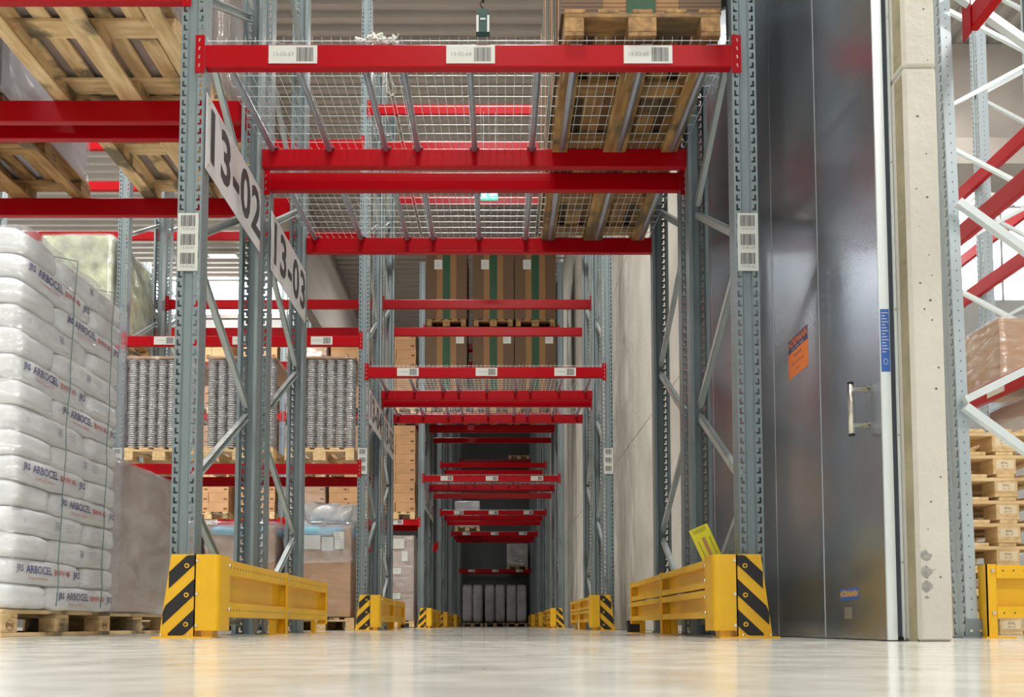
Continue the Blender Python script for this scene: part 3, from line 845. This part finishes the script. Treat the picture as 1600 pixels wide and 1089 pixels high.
def sack(layer, pos, seed):
    z = PH + LH*(layer+.5)
    names = ['bottom', 'second', 'third', 'fourth', 'fifth', 'sixth', 'seventh', 'eighth', 'ninth', 'tenth', 'eleventh', 'twelfth', 'thirteenth', 'fourteenth', 'topmost']
    even = layer % 2 == 0
    jit = random.uniform(-.012, .012)
    if pos == 'cross':
        sx, sy = .80, .41; y = Y0 + (sy/2 if even else 1.21-sy/2); x = FX-.40+jit*.5
        d = 'laid crosswise at the near end' if even else 'laid crosswise at the far end'
    else:
        sx, sy = .40, .80; y = Y0 + (.41+sy/2 if even else sy/2)
        x = FX-.20+jit if pos == 'right' else FX-.60
        d = 'lying lengthwise on the passage side' if pos == 'right' else 'lying lengthwise on the outer side'
    t = thing('sack', f'white plastic sack {d}, {names[layer]} layer of the tall stack', 'sack', (x, y, z), group='white sacks stacked on the pallet')
    v = seed % 3
    link('sack_body', pillow_mesh('sack_body', round(sx-.004, 3), round(sy-.004, 3), .1405, M['bagwhite'], v, 8.0, (12, 14, 6), .006), t)
    if pos == 'right':
        px = .2045
        kind = (layer % 4) in (1, 0)
        def tx(s_, size, m, yy, zz, bold=0): link('print', text_mesh(s_, size, m, bold=bold), t, (px, yy, zz), rot=FACE_POSX)
        if kind:
            tx('JRS', .047, M['navy'], -.30, .014, .0018); tx('ARBOCEL', .059, M['navy'], -.115, .012, .0014); tx('BWW 40', .043, M['redprint'], .125, .008, .0014)
            tx('Powdered Cellulose', .024, M['redprint'], -.12, -.032); tx('JRS', .052, M['navy'], .29, .006, .0016); tx('JRS GROUP', .012, M['inkgrey'], .19, .004)
        else:
            link('print', grid_symbol(), t, (px, -.06 if layer % 4 == 2 else .05, .005), rot=FACE_POSX)
            for q in range(3): tx('LOT 24 10 07'[:12-q], .014, M['inkgrey'], .07 if layer % 4 == 2 else .18, .024-q*.018)
            ring(t, (px, -.28, .0), .010, M['navy'], th=.002)
def grid_symbol():
    def fn():
        b = MB()
        for i in range(5):
            for j in range(5):
                if (i*j+i) % 3 != 1 or i == j: b.quad([(i*.009-.022, j*.009-.022, 0), (i*.009-.016, j*.009-.022, 0), (i*.009-.016, j*.009-.016, 0), (i*.009-.022, j*.009-.016, 0)])
        return b.mesh('print', M['navy'], fix=False)
    return cached('gridsym', fn)
for L_ in range(NL):
    sack(L_, 'cross', L_); sack(L_, 'right', L_+1)
    if L_ % 2 == 1 or L_ == NL-1: sack(L_, 'left', L_+2)
zt = PH+LH*NL
o = link('stretch_film', film_mesh(.88, 1.26, zt-PH+.03, M['film'], 3, .010), None, (FX-.40, Y0+.605, (zt+PH)/2+.02))
tag(o, 'clear wrinkled stretch film around the tall stack of white sacks', 'film')
for i, (pt, pb) in enumerate(((4.80, 4.68), (5.27, 5.20))):
    b = MB(); pts = []
    for k in range(17):
        u = k/16; pts.append((FX+.045+.004*math.sin(k*2.1), pb+(pt-pb)*u+.004*math.sin(k*1.3), PH+.02+(zt-PH)*u))
    pts.append((FX-.1, pt, zt+.05)); pts.append((FX-.7, pt, zt+.05)); b.tube(pts, .0028, 5)
    o = b.obj('binding_cord', M['cord']); tag(o, f'thin grey-green cord down the side of the sack stack, {"nearer the camera" if i == 0 else "nearer the far end"}', 'cord', 'cords on the sack stack')

# ---- generic wrapped load
def load(name, label, cat, x0, y0, z0, w, l, h, m, fm='film', labels=(), extra=None, group=None, round_=400):
    t = thing(name, label, cat, (x0+w/2, y0+l/2, z0), group=group)
    link('carton', pillow_mesh('carton', w-.03, l-.03, h-.02, m, int(x0*10) % 5, round_, (6, 6, 6), .004), t, (0, 0, h/2))
    if fm: link('film', film_mesh(w, l, h, M[fm], int(y0*10) % 7, .005, k=300), t, (0, 0, h/2+.002))
    for (lx, lz, lw, lh) in labels:
        b = MB(); b.box(lx-lw/2, lx+lw/2, -l/2-.012, -l/2-.010, lz-lh/2, lz+lh/2)
        o = b.obj('paper_label', M['label'], t)
        b = MB()
        for q in range(5): b.quad([(lx-lw*.4, -l/2-.0125, lz+lh*(.35-.15*q)), (lx+lw*(.1+.05*(q*7 % 4)), -l/2-.0125, lz+lh*(.35-.15*q)), (lx+lw*(.1+.05*(q*7 % 4)), -l/2-.0125, lz+lh*(.33-.15*q)+.006), (lx-lw*.4, -l/2-.0125, lz+lh*(.33-.15*q)+.006)])
        b.obj('print', M['inkgrey'], t, fix=False)
    return t
# second floor pallet behind the sacks
pallet('wooden pallet under the pale film-wrapped carton behind the white sacks', -3.43, 5.56, 0, m=M['wood'])
load('wrapped_carton', 'large pale brown carton in dull stretch film behind the stack of white sacks', 'carton', -3.46, 5.54, PH, .86, 1.22, 1.06, M['kraftpale'], 'filmheavy')

# ---- overhead left: first and second rack rows, level 3.42
def over(label, lab2, x0, y0, w, h, m, fm, pm):
    pallet(label, x0, y0, 3.422, w, 1.2, pm, group='pallets on the beams at upper left')
    load('wrapped_load', lab2, 'load', x0+.01, y0+.01, 3.422+PH, w-.02, 1.18, h, m, fm)
over('stained wooden pallet overhead at upper left, seen from below through the nearest beams', 'film wrapped load on the stained pallet nearest overhead', -2.86, 4.13, 1.0, 1.3, M['kraftpale'], 'film', M['wood'])
over('wooden pallet overhead in the second rack row, beside the left frame of the passage', 'brown carton load in film overhead beside the left passage frame, second rack row', -2.80, 5.37, 1.0, 1.5, M['kraftpale'], 'filmheavy', M['wood'])
over('wooden pallet overhead in the second rack row at the left picture edge', 'silvery film wrapped load overhead in the second rack row at the left edge', -4.27, 5.37, 1.0, 1.6, mat('silver_wrapped_goods', (.50, .49, .50), .3, .2), 'filmheavy', M['wooddark'])
over('wooden pallet overhead in the first rack row at the far left', 'film wrapped load overhead in the first rack row at the far left', -4.27, 4.13, 1.0, 1.3, M['kraftpale'], 'film', M['wood'])

# ---- stacks of flat cardboard with a green stripe
def sheet_stack(label, x0, y0, z0, w, l, h, lab=()):
    t = thing('cardboard_stack', label, 'cardboard stack', (x0, y0, z0), group='green striped stacks of flat cardboard')
    b = MB(); e = .012
    b.box(0, w*.26, 0, l, 0, h, 0); b.box(w*.74, w, 0, l, 0, h, 0); b.box(w*.26, w*.74, e*.6, l, 0, h, 1)
    b.obj('sheets', [M['sheets'], M['sheetstan']], t)
    b = MB(); b.box(w*.41, w*.59, 0, e*.6-.0005, 0, h+.004); b.box(w*.41, w*.59, 0, l, h, h+.004); b.obj('green_band', M['green'], t)
    b = MB()
    for q in range(6):
        yy = l*(.1+.16*q); b.box(-.004, -.0005, yy, yy+.05+.03*(q % 2), 0, h, q % 3)
    b.obj('edge_strip', [M['kraft'], M['sheetstan'], M['green']], t)
    for lx, lz in lab:
        b = MB(); b.box(lx, lx+.16, -.004, -.002, lz, lz+.20); b.obj('paper_label', M['label'], t)
        b = MB()
        for q in range(3): b.box(lx+.02, lx+.12, -.0055, -.0042, lz+.05+q*.04, lz+.056+q*.04)
        b.obj('print', M['inkgrey'], t)
pallet('brown wooden pallet on the nearest mesh deck at upper right', .335, 4.16, 3.075, m=M['wooddark'], group='pallets on the passage decks')
sheet_stack('stack of flat cardboard with green band on the nearest mesh deck, upper right', .32, 4.20, 3.075+PH, .83, 1.14, 1.2)
pallet('brown wooden pallet on the mesh deck of the second rack row, right side', .335, 5.40, 3.075, m=M['wooddark'], group='pallets on the passage decks')
sheet_stack('stack of flat cardboard with green band on the mesh deck of the second rack row', .32, 5.44, 3.075+PH, .83, 1.14, 1.3)
nm3 = ['left', 'middle', 'right']
for lv, z, h, tx in (('second level', 4.37, 1.58, 'second'), ('third level', 6.15, 1.5, 'third')):
    for i, x in enumerate((-1.48, -.52, .34)):
        pallet(f'{nm3[i]} pallet on the {lv} over the passage, fifth rack row', x, 16.92, z+.002, m=M['wooddark'], group='pallets over the passage far back')
        sheet_stack(f'{nm3[i]} green banded cardboard stack on the {lv} over the passage, fifth rack row', x-.02, 16.94, z+.002+PH, .84, 1.1, h, lab=((.17, .02 if lv[0] == 's' else 1.12), (.62, 1.28)) if lv[0] == 's' else ((.17, 1.05),))

# ---- octabins and cups, third rack row, first bay left of the passage
for i, (x, w, nm, zz) in enumerate(((-2.45, .78, 'right', 1.06), (-3.36, .82, 'middle', 1.06), (-4.27, .82, 'left', 1.06))):
    pallet(f'{nm} floor pallet in the third rack row, under a big brown carton', x, 9.62, 0, m=M['wood'], group='floor pallets in the third rack row')
    t = load('bulk_carton', f'{nm} of the big brown cartons with blue liner on the floor, third rack row', 'carton', x-.01, 9.60, PH, w, 1.2, zz, M['kraft'], 'filmlight', labels=((-.10, .86, .26, .16), (.12, .84, .14, .16), (.24, .88, .12, .2)) if i == 0 else ((.24, .88, .14, .2),), group='big cartons on the floor')
    link('liner', pillow_mesh('liner', w+.01, 1.21, .16, M['liner'], i, 6, (10, 8, 4), .015), t, (0, 0, zz-.07))
    link('film_hood', film_mesh(w+.02, 1.23, .5, M['filmheavy'], i, .012), t, (0, 0, zz-.2))
b = MB()
o = link('plastic_bag', pillow_mesh('plastic_bag', .62, .7, .26, mat('crumpled_white_film', (.72, .72, .74), .25, bump=.8, bscale=14), 4, 3, (14, 14, 8), .05), None, (-1.98, 10.1, PH+1.06+.16))
tag(o, 'crumpled white plastic bag lying on the right big brown carton', 'plastic bag')
words0 = ['first', 'second', 'third', 'fourth', 'fifth', 'sixth', 'last']
def cup_mesh():
    def fn():
        H = 1.05; n = int(H/.026); seg = 10; b = MB(); rings = []
        for k in range(n):
            z = k*.026; rings += [(z, .026), (z+.012, .034), (z+.0125, .049), (z+.024, .047)]
        v = []; 
        for z, r in rings:
            for q in range(seg): v.append((r*math.cos(2*PI*q/seg), r*math.sin(2*PI*q/seg), z))
        b.v = v
        for k in range(len(rings)-1):
            for q in range(seg):
                q2 = (q+1) % seg; b.f.append((k*seg+q, k*seg+q2, (k+1)*seg+q2, (k+1)*seg+q)); b.m.append(0); b.sm.append(True)
        b.f.append(tuple((len(rings)-1)*seg+q for q in range(seg))); b.m.append(0); b.sm.append(False)
        return b.mesh('cup_stack', M['cups'], fix=False)
    return cached('cup', fn)
for i, (x, nm) in enumerate(((-2.47, 'right'), (-3.40, 'middle'), (-4.32, 'left'), (-5.40, 'next bay'))):
    w = .80
    pallet(f'{nm} pallet under film wrapped cup stacks, third rack row', x, 9.62, 1.955, m=M['woodclean'], group='pallets under the cups')
    for r in range(2):
        for q in range(7):
            o = link('cup_stack', cup_mesh(), None, (x+.06+q*.113, 9.70+r*.113, 1.955+PH), 0)
            tag(o, f'grey nested cups, {words0[q]} column from the left, {["front","back"][r]} line, {nm} cup pallet', 'cup stack', f'cup columns on the {nm} cup pallet')
    o = link('stretch_film', film_mesh(.83, 1.2, 1.10, M['filmlight'], i, .006, k=30), None, (x+.40, 10.22, 1.955+PH+.55))
    tag(o, f'clear stretch film around the cup columns on the {nm} cup pallet', 'film', 'films around the cups')
    b = MB(); b.box(0, .80, 0, 1.16, 0, .02); o = b.obj('cover_board', M['kraft'], None, (x, 9.64, 1.955+PH+1.055)); tag(o, f'flat cardboard cover on top of the cups, {nm} cup pallet', 'cardboard sheet', 'cardboard covers on the cups')
# green marbled load far left
pallet('pallet under the green marbled film wrapped goods at left', -5.32, 9.62, 3.45, m=M['wood'])
load('wrapped_load', 'greenish yellow goods in white stretch film high at left behind the sacks', 'load', -5.34, 9.6, 3.45+PH, .84, 1.2, 1.02, M['greenmoss'], 'filmheavy')

# ---- carton stacks in the fifth rack row, bays left
CM = {}
def carton_mesh():
    def fn():
        b = MB(); b.box(-.198, .197, -.3, .3, 0, .193, 0); b.box(-.2003, .2003, -.025, .025, -.0001, .1953, 1)
        b.box(.10, .17, -.3015, -.3, .05, .085, 2)
        return b.mesh('carton', [M['kraft'], M['tape'], M['brand']])
    return cached('carton', fn)
words = ['bottom', 'second', 'third', 'fourth', 'fifth', 'sixth', 'seventh', 'eighth', 'ninth', 'tenth']
BAYN = {1: 'first bay', 2: 'second bay'}
for bay in (1, 2):
    for lv, z, n in (('lower', 2.19, 9), ('upper', 4.35, 8)):
        for i, xo in enumerate((-4.32, -3.44, -2.50)):
            x = xo - 2.83*(bay-1)
            if bay == 2 and i == 0: continue
            pallet(f'pallet under cartons, {nm3[i]} place, {lv} level, {BAYN[bay]} left in the fifth rack row', x, 16.92, z+.002, m=M['wood'], group='carton pallets in the fifth rack row')
            for r in range(n):
                for q in range(2):
                    o = link('carton', carton_mesh(), None, (x+.2+.4*q+random.uniform(-.006, .006), 17.24, z+.003+PH+r*.1965))
                    tag(o, f'{words[r]} brown carton, {"left" if q == 0 else "right"} column, {nm3[i]} pallet, {lv} level, {BAYN[bay]}, fifth rack row', 'carton', 'brown cartons in the fifth rack row')
            wrapped = i == 0
            if wrapped:
                o = link('stretch_film', film_mesh(.86, .70, n*.1965+.03, M['filmheavy'], i+bay, .008), None, (x+.40, 17.24, z+.01+PH+n*.098))
                tag(o, f'bright stretch film round cartons, {nm3[i]} pallet, {lv} level, {BAYN[bay]}, fifth rack row', 'film', 'films around cartons')
pallet('floor pallet under the tall labelled carton stack left of the passage', -2.50, 16.92, 0, m=M['wood'])
load('bulk_carton', 'tall brown wrapped carton with many paper labels on the floor, fifth rack row', 'carton', -2.5, 16.93, PH, .80, 1.1, 1.72, M['kraftpale'], 'film', labels=((.05, 1.55, .28, .2), (.2, 1.3, .12, .2), (-.22, 1.4, .12, .3), (.05, 1.0, .16, .12), (-.1, .75, .12, .12), (.03, .5, .18, .12), (-.1, .25, .12, .1), (.03, .1, .16, .12)))

# ---- far loads
for i, x in enumerate((-1.42, -.56, .27)):
    pallet(f'{nm3[i]} floor pallet at the far end of the passage', x, 32.3, 0, m=M['wood'], group='floor pallets at the far end')
    for q in range(2):
        o = link('bulk_sack', pillow_mesh('bulk_sack', .392, 1.05, 1.46, M['greybag'], q+i, 7, (8, 8, 12), .012), None, (x+.20+.395*q, 32.9, PH+.745), rot=(0, 0, 0))
        tag(o, f'{"left" if q == 0 else "right"} tall grey sack on the {nm3[i]} pallet at the far end', 'sack', 'tall grey sacks at the far end')
pallet('pallet on the lowest beam at the far end, right side', .30, 32.35, 2.202, m=M['wood'])
load('wrapped_load', 'pale film wrapped load on the lowest beam at the far end', 'load', .29, 32.34, 2.202+PH, .82, 1.1, .85, mat('pale_sacks', (.5, .5, .5), .5), 'filmheavy')
pallet('pallet on the passage deck of the ninth rack row, left', -1.43, 27.1, 3.08, m=M['wood'])
load('wrapped_load', 'white film wrapped load on the passage deck of the ninth rack row', 'load', -1.44, 27.1, 3.08+PH, .82, 1.1, .85, mat('white_goods', (.75, .75, .78), .4), 'filmheavy')
pallet('lone empty pallet high at the far end of the passage', .36, 32.3, 6.462, m=M['woodclean'])

# ------------------------------------------------------------------ small things
# white plastic tangle on the nearest deck
random.seed(12)
b = MB()
def strand(p0, p1, n, amp, r, droop=0):
    pts = []
    for k in range(n+1):
        u = k/n; nn = noise.noise_vector(Vector((u*9, p0[0]*13, p1[2]*7)))
        pts.append((p0[0]+(p1[0]-p0[0])*u+nn.x*amp, p0[1]+(p1[1]-p0[1])*u+nn.y*amp, p0[2]+(p1[2]-p0[2])*u+nn.z*amp*.7-droop*math.sin(PI*u)))
    b.tube(pts, [r*.55*(1+.35*math.sin(k*1.3)) for k in range(n+1)], 6)
strand((-.74, 4.22, 3.10), (-.53, 4.24, 3.095), 16, .02, .011); strand((-.70, 4.23, 3.105), (-.62, 4.21, 3.12), 10, .035, .013)
strand((-.74, 4.2, 3.09), (-.66, 4.26, 3.12), 10, .03, .012); strand((-.55, 4.22, 3.09), (-.52, 4.22, 3.13), 5, .006, .008)
for q in range(12): strand((-.74+.012*q, 4.215+.004*(q%3), 3.085), (-.70+.014*q, 4.24, 3.10+.012*(q%4)), 8, .03, .010)
strand((-.62, 4.23, 3.10), (-.63, 4.33, 3.07), 5, .008, .008)
strand((-.63, 4.33, 3.07), (-.61, 4.36, 2.95), 10, .015, .011); strand((-.61, 4.36, 2.95), (-.56, 4.36, 2.90), 8, .015, .006, .03)
strand((-.60, 4.34, 3.05), (-.55, 4.36, 2.90), 9, .012, .005)
o = b.obj('plastic_tangle', M['whiteplastic']); tag(o, 'tangle of white plastic strapping lying on the nearest mesh deck and hanging through', 'strapping')
# green box on a hook
t = thing('pull_switch', 'small dark green device hanging on a black hook above the nearest beam', 'hanging device', (-.085, 4.24, 3.14))
b = MB(); b.prism([(-.036, 0), (.036, 0), (.036, .10), (.020, .125), (-.020, .125), (-.036, .10)], 'y', -.02, .02); b.obj('housing', M['teal'], t)
b = MB(); b.box(-.034, -.022, -.022, -.0201, 0, .09); b.box(.022, .034, -.022, -.0201, 0, .09); b.box(-.014, .014, -.022, -.0201, .065, .074); b.obj('scale_strip', M['label'], t)
b = MB(); b.tube([(0, 0, .122), (.003, 0, .14), (-.01, 0, .155), (-.014, 0, .17), (0, 0, .185), (.01, 0, .21), (.004, 0, .24), (0, 0, 1.345)], .004, 6)
for k in range(6): 
    zc = .20+k*.04
    b.tube([(.0+.012*math.cos(a)*(1 if k % 2 else .3), .012*math.cos(a)*(0 if k % 2 else 1), zc+.026*math.sin(a)) for a in [2*PI*i/10 for i in range(11)]], .0035, 5, 0, False)
b.obj('hook', M['black'], t)
# exit sign
t = thing('exit_sign', 'small lit green exit sign hanging high over the passage', 'exit sign', (-.115, 9.60, 5.03))
b = MB(); b.box(-.10, .10, 0, .03, 0, .11); b.obj('sign_body', M['exit'], t)
b = MB(); b.box(-.085, -.035, -.002, -.0005, .02, .09)
b.prism([(-.01, .055), (.03, .09), (.03, .068), (.085, .068), (.085, .042), (.03, .042), (.03, .02)], 'y', -.002, -.0005); b.obj('pictogram', M['exitwhite'], t)
b = MB(); b.tube([(-.07, .015, .11), (-.07, .015, 1.06)], .003, 5); b.tube([(.07, .015, .11), (.07, .015, 1.06)], .003, 5); b.obj('suspension_rod', M['steel'], t)
# yellow placard leaning in the right guard
t = thing('placard', 'tilted lime yellow card stuck behind the nearest right yellow guard', 'card', (1.135, 4.42, .375))
t.rotation_euler = (0, math.radians(-24), 0)
b = MB(); b.box(-.052, .052, 0, .004, -.10, .22); b.obj('card', M['placard'], t)
b = MB(); b.box(-.008, .010, -.0015, -.0003, -.05, .16); b.obj('brown_stripe', M['kraft'], t)
b = MB()
for k in range(8): b.box(-.035+k*.009, -.033+k*.009, -.0015, -.0003, .19, .212)
b.box(-.032, -.030, -.0015, -.0003, .05, .15); b.box(.032, .034, -.0015, -.0003, -.02, .15); b.obj('print', M['ink'], t)
b = MB(); b.prism([(-.05, 0), (.05, 0), (.06, .10), (-.06, .10)], 'y', 0, .12)
o = b.obj('bucket', M['dark'], None, (1.20, 7.1, 0)); tag(o, 'small black box on the floor by the white wall behind the right guard', 'box')
o.location.x = 1.14

# ------------------------------------------------------------------ sliding fire door along the wall
D = struct(link('door_1', None, None, (1.50, 3.27, .004)))
seams = [0, .62, 1.27, 1.92, 2.57, 3.22, 3.6]
DH = 4.9
for i, (a, c) in enumerate(zip(seams, seams[1:])):
    b = MB(); b.prism([(.0, a+.006), (.003, a+.002), (.045, a+.002), (.045, c-.002), (.003, c-.002), (0, c-.006)][::-1], 'z', 0.0, DH)
    b.obj('door_panel', M['door'], D)
    b = MB(); b.box(.002, .04, c-.003, c+.003, .0, DH); b.obj('joint_strip', M['aluminium'], D)
b = MB(); b.box(-.0015, .036, -.008, 0, 0, DH); b.obj('edge_strip', M['aluminium'], D)
b = MB(); b.box(.038, .056, .0, .03, 0.02, DH); b.obj('rubber_seal', M['rubber'], D)
b = MB(); b.box(.057, .068, -.004, .03, 0.0, DH)
for z in (.3, .8, 1.3, 1.9, 2.5): b.tube([(.0625, -.008, z), (.0625, -.004, z)], .004, 6, 1)
b.obj('seal_rail', [M['aluminium'], M['bolt']], D)
b = MB(); b.box(.015, .06, -.005, .02, 0, .012); b.obj('floor_guide', M['dark'], D)
# handle
h = MB(); h.tube([(-.052, .16, .84), (-.052, .16, 1.05)], .0125, 14); hd = h.obj('handle', M['chrome'], D)
h = MB(); h.tube([(-.052, .16, .834), (-.052, .16, .84)], .0132, 14); h.tube([(-.052, .16, 1.05), (-.052, .16, 1.056)], .0132, 14); h.obj('handle_cap', M['dark'], hd)
h = MB()
for z in (.87, 1.02):
    h.box(-.05, 0, .145, .150, z-.004, z+.012); h.prism([(.10, z-.012), (.15, z-.012), (.15, z+.018)], 'x', -.004, -.0005)
    h.prism([(0, .10), (-.045, .148), (0, .15)], 'z', z, z+.003)
h.obj('handle_bracket', M['chrome'], hd)
# orange sticker, brand plate, small vent, blue sticker
sy = .90  # centre along the door
b = MB(); b.box(-.0012, -.0002, sy-.135, sy+.135, 1.32, 1.45, 0); b.box(-.0012, -.0002, sy-.135, sy+.135, 1.45, 1.52, 1)
st = b.obj('sticker', [M['orange'], M['navyst']], D)
link('print', text_mesh('HÖRMANN', .052, M['orange'], bold=.001), st, (-.0016, sy, 1.492), rot=FACE_NEGX)
for k, (s_, sz, m) in enumerate((('Tore • Türen • Zargen', .018, M['label']), ('Inspektion', .028, M['navyst']), ('Wartung und Reparatur', .018, M['navyst']), ('Service', .018, M['navyst']))):
    link('print', text_mesh(s_, sz, m), st, (-.0016, sy, (1.462, 1.425, 1.385, 1.35)[k]), rot=FACE_NEGX)
b = MB(); b.box(-.0015, -.0002, .255, .44, .165, .215); st = b.obj('brand_plate', M['blue'], D)
link('print', text_mesh('HÖRMANN', .036, mat('gold_print', (.8, .42, .03), .4), bold=.0012), st, (-.002, .3475, .19), rot=FACE_NEGX)
b = MB(); b.box(-.0015, -.0002, .33, .40, .085, .135); b.obj('rating_plate', M['hook'], D)
b = MB(); b.box(0, .034, -.0095, -.0082, 1.05, 1.30); st = b.obj('blue_sticker', M['blue'], D)
b = MB()
for k in range(14):
    z = 1.285-k*.012; b.box(.004, .030-.006*(k*5 % 3), -.0100, -.0096, z-.0015, z+.0015)
for k in range(16):
    a, c = 2*PI*k/16, 2*PI*(k+1)/16
    b.quad([(.017+.009*math.cos(a), -.0100, 1.09+.012*math.sin(a)), (.017+.009*math.cos(c), -.0100, 1.09+.012*math.sin(c)), (.017+.0075*math.cos(c), -.0100, 1.09+.010*math.sin(c)), (.017+.0075*math.cos(a), -.0100, 1.09+.010*math.sin(a))])
b.obj('print', M['label'], st)

# ------------------------------------------------------------------ right hall
RX, RY = 2.235, 3.98
M['upright_lit'] = M['upright'].copy(); M['upright_lit'].name = 'lit_upright_steel'  # same upright steel, lightened to stand for the right hall's brighter light
for n_ in M['upright_lit'].node_tree.nodes:
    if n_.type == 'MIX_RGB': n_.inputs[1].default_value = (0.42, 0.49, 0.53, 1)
t = thing('rack_upright', 'grey rack frame at the right picture edge, beside the concrete wall end', 'rack frame', (RX, RY, 0), group='grey upright rack frames')
um = upright_mesh().copy(); um.materials.clear(); um.materials.append(M['upright_lit'])
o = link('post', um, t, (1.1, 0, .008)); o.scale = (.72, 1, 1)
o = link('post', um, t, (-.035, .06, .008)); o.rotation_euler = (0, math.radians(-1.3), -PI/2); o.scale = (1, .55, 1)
b = MB(); b.box(-.07, .07, -.03, .12, 0, .008); b.box(-.045, .045, -.008, -.003, .008, .09)
for x in (-.022, .022): b.tube([(x, -.014, .035), (x, -.008, .035)], .007, 6, 1)
b.obj('foot_plate', [M['steel'], M['bolt']], t)
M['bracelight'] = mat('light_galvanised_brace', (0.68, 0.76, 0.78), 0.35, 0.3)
def rbrace(z0, z1):
    b = MB(); p0 = Vector((-.02, -.012, z0)); p1 = Vector((1.1, -.012, z1)); d = (p1-p0).normalized(); n = Vector((-d.z, 0, d.x))*.018
    pts = [p0-n, p1-n, p1+n, p0+n]
    b.prism([(p.x, p.z) for p in pts], 'y', -.03, .005)
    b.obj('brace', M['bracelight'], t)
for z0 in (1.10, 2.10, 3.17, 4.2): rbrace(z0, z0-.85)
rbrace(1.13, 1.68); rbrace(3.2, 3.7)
def ybeam(label, X, z, y0, y1, h=.11, codes_=()):
    t = thing('rack_beam', label, 'rack beam', (X, y0, z-h), group='red rack beams')
    b = MB(); c = .005; d = .05
    b.prism([(0, c), (c, 0), (d-c, 0), (d, c), (d, h-c), (d-c, h), (c, h), (0, h-c)], 'y', 0, y1-y0); b.obj('beam_body', M['red'], t)
    b = MB(); b.box(-.006, -.001, -.04, .03, -.03, h+.04); b.box(-.006, -.001, y1-y0-.03, y1-y0+.04, -.03, h+.04); b.obj('end_connector', M['red'], t)
    for yy in codes_:
        b = MB(); b.box(-.0035, -.001, yy, yy+.2, .015, h-.015); b.obj('location_label', M['label'], t)
ybeam('red beam at the top right corner, running towards the camera from the near upright', 2.30, 3.08, 1.3, 3.98)
ybeam('red beam in the right hall, inner side of the near rack, upper', 3.40, 3.02, 4.1, 6.8, .14)
ybeam('labelled red beam under the film wrapped carton in the right hall', 3.40, 1.74, 4.1, 6.8, .12, (1.5, 1.95, 2.4))
ybeam('red beam under the carton in the right hall, outer side', 4.40, 1.74, 4.1, 6.8, .12)
ybeam('high red beam in the right hall, farther rack, nearer side', 4.8, 4.62, 6.9, 12.0, .14)
ybeam('high red beam in the right hall, farther rack, far side', 5.9, 4.78, 6.9, 12.0, .14)
ybeam('middle red beam in the right hall, farther rack', 4.8, 3.50, 6.9, 12.0, .14)
for X, Y, lab in ((3.44, 6.85, 'grey frame in the right hall behind the pallet stack'), (4.84, 8.3, 'grey frame in the right hall, farther rack, near end'), (4.84, 12.05, 'grey frame in the right hall, farther rack, far end')):
    t = thing('rack_upright', lab, 'rack frame', (X, Y, 0), group='grey upright rack frames')
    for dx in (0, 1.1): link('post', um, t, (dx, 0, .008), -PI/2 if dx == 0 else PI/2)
    for k in range(5):
        z0 = .6+k*1.2
        b = MB(); b.prism([(.0, z0), (1.1, z0+.6), (1.1, z0+.635), (0, z0+.035)], 'y', -.03, 0); b.prism([(.0, z0+1.2), (1.1, z0+.6), (1.1, z0+.635), (0, z0+1.235)], 'y', -.03, 0)
        b.obj('brace', M['bracelight'], t)
load('wrapped_carton', 'brown carton in clear film on the red beam in the right hall', 'carton', 3.46, 5.75, 1.745, .80, .62, .46, M['kraft'], 'film')
t = COL.objects[-1]
b = MB(); b.box(3.458-.0, 3.4595, 5.80, 5.95, 2.02, 2.14); 
load('wrapped_carton', 'lower wrapped brown goods in the right hall behind the red beam', 'carton', 3.62, 5.30, 1.34, .8, .9, .30, M['kraftpale'], 'filmheavy')
for k in range(9):
    pl = pallet(f'clean empty pallet in the right hall stack, {words[k]} from the floor', 2.80+random.uniform(-.01, .01), 5.28+random.uniform(-.01, .01), k*.1445, m=M['woodclean'], group='stack of empty pallets')
    b = MB(); b.box(.345, .455, -.0015, 0, .038, .088); st = b.obj('stamp', mat('pale_stamp', (.8, .68, .48), .7) if k == 0 else bpy.data.materials['pale_stamp'], pl)
    link('print', text_mesh('EPAL', .022, M['brand']), st, (.40, -.002, .072), rot=FACE_CAM); link('print', text_mesh('DE 1 07', .014, M['brand']), st, (.40, -.002, .05), rot=FACE_CAM)
# guard parallel to the picture
t = thing('rack_end_guard', 'yellow steel guard rail at the right picture edge before the empty pallets', 'guard', (2.27, 3.93, 0), group='yellow rack end guards')
b = MB(); b.box(0, .045, 0, .006, .008, .345); b.box(.0, .005, 0, .07, .008, .345); b.obj('post', M['yellow'], t)
b = MB(); X1 = 1.3
b.box(.045, X1, .035, .040, .095, .34); b.box(.045, X1, 0, .04, .336, .34); b.box(.045, X1, 0, .04, .095, .099)
b.box(.045, X1, -.004, 0, .28, .34); b.box(.045, X1, -.004, 0, .095, .145); b.box(.045, X1, 0, .035, .145, .148); b.box(.045, X1, 0, .035, .277, .28)
for k in range(24):
    for zc in (.315, .118):
        x = .075+k*.05; b.tube([(x, -.0046, zc), (x, -.0041, zc)], .004, 7, 1)
b.obj('rail', [M['yellow'], M['dark']], t)
b = MB()
for zc in (.118, .315): b.tube([(.028, -.010, zc), (.028, 0, zc)], .009, 7)
b.obj('bolt', M['bolt'], t)
b = MB(); b.box(-.02, .12, -.02, .12, 0, .008); b.box(1.2, 1.3, 0, .1, 0, .34); b.obj('base_plate', M['yellow'], t)
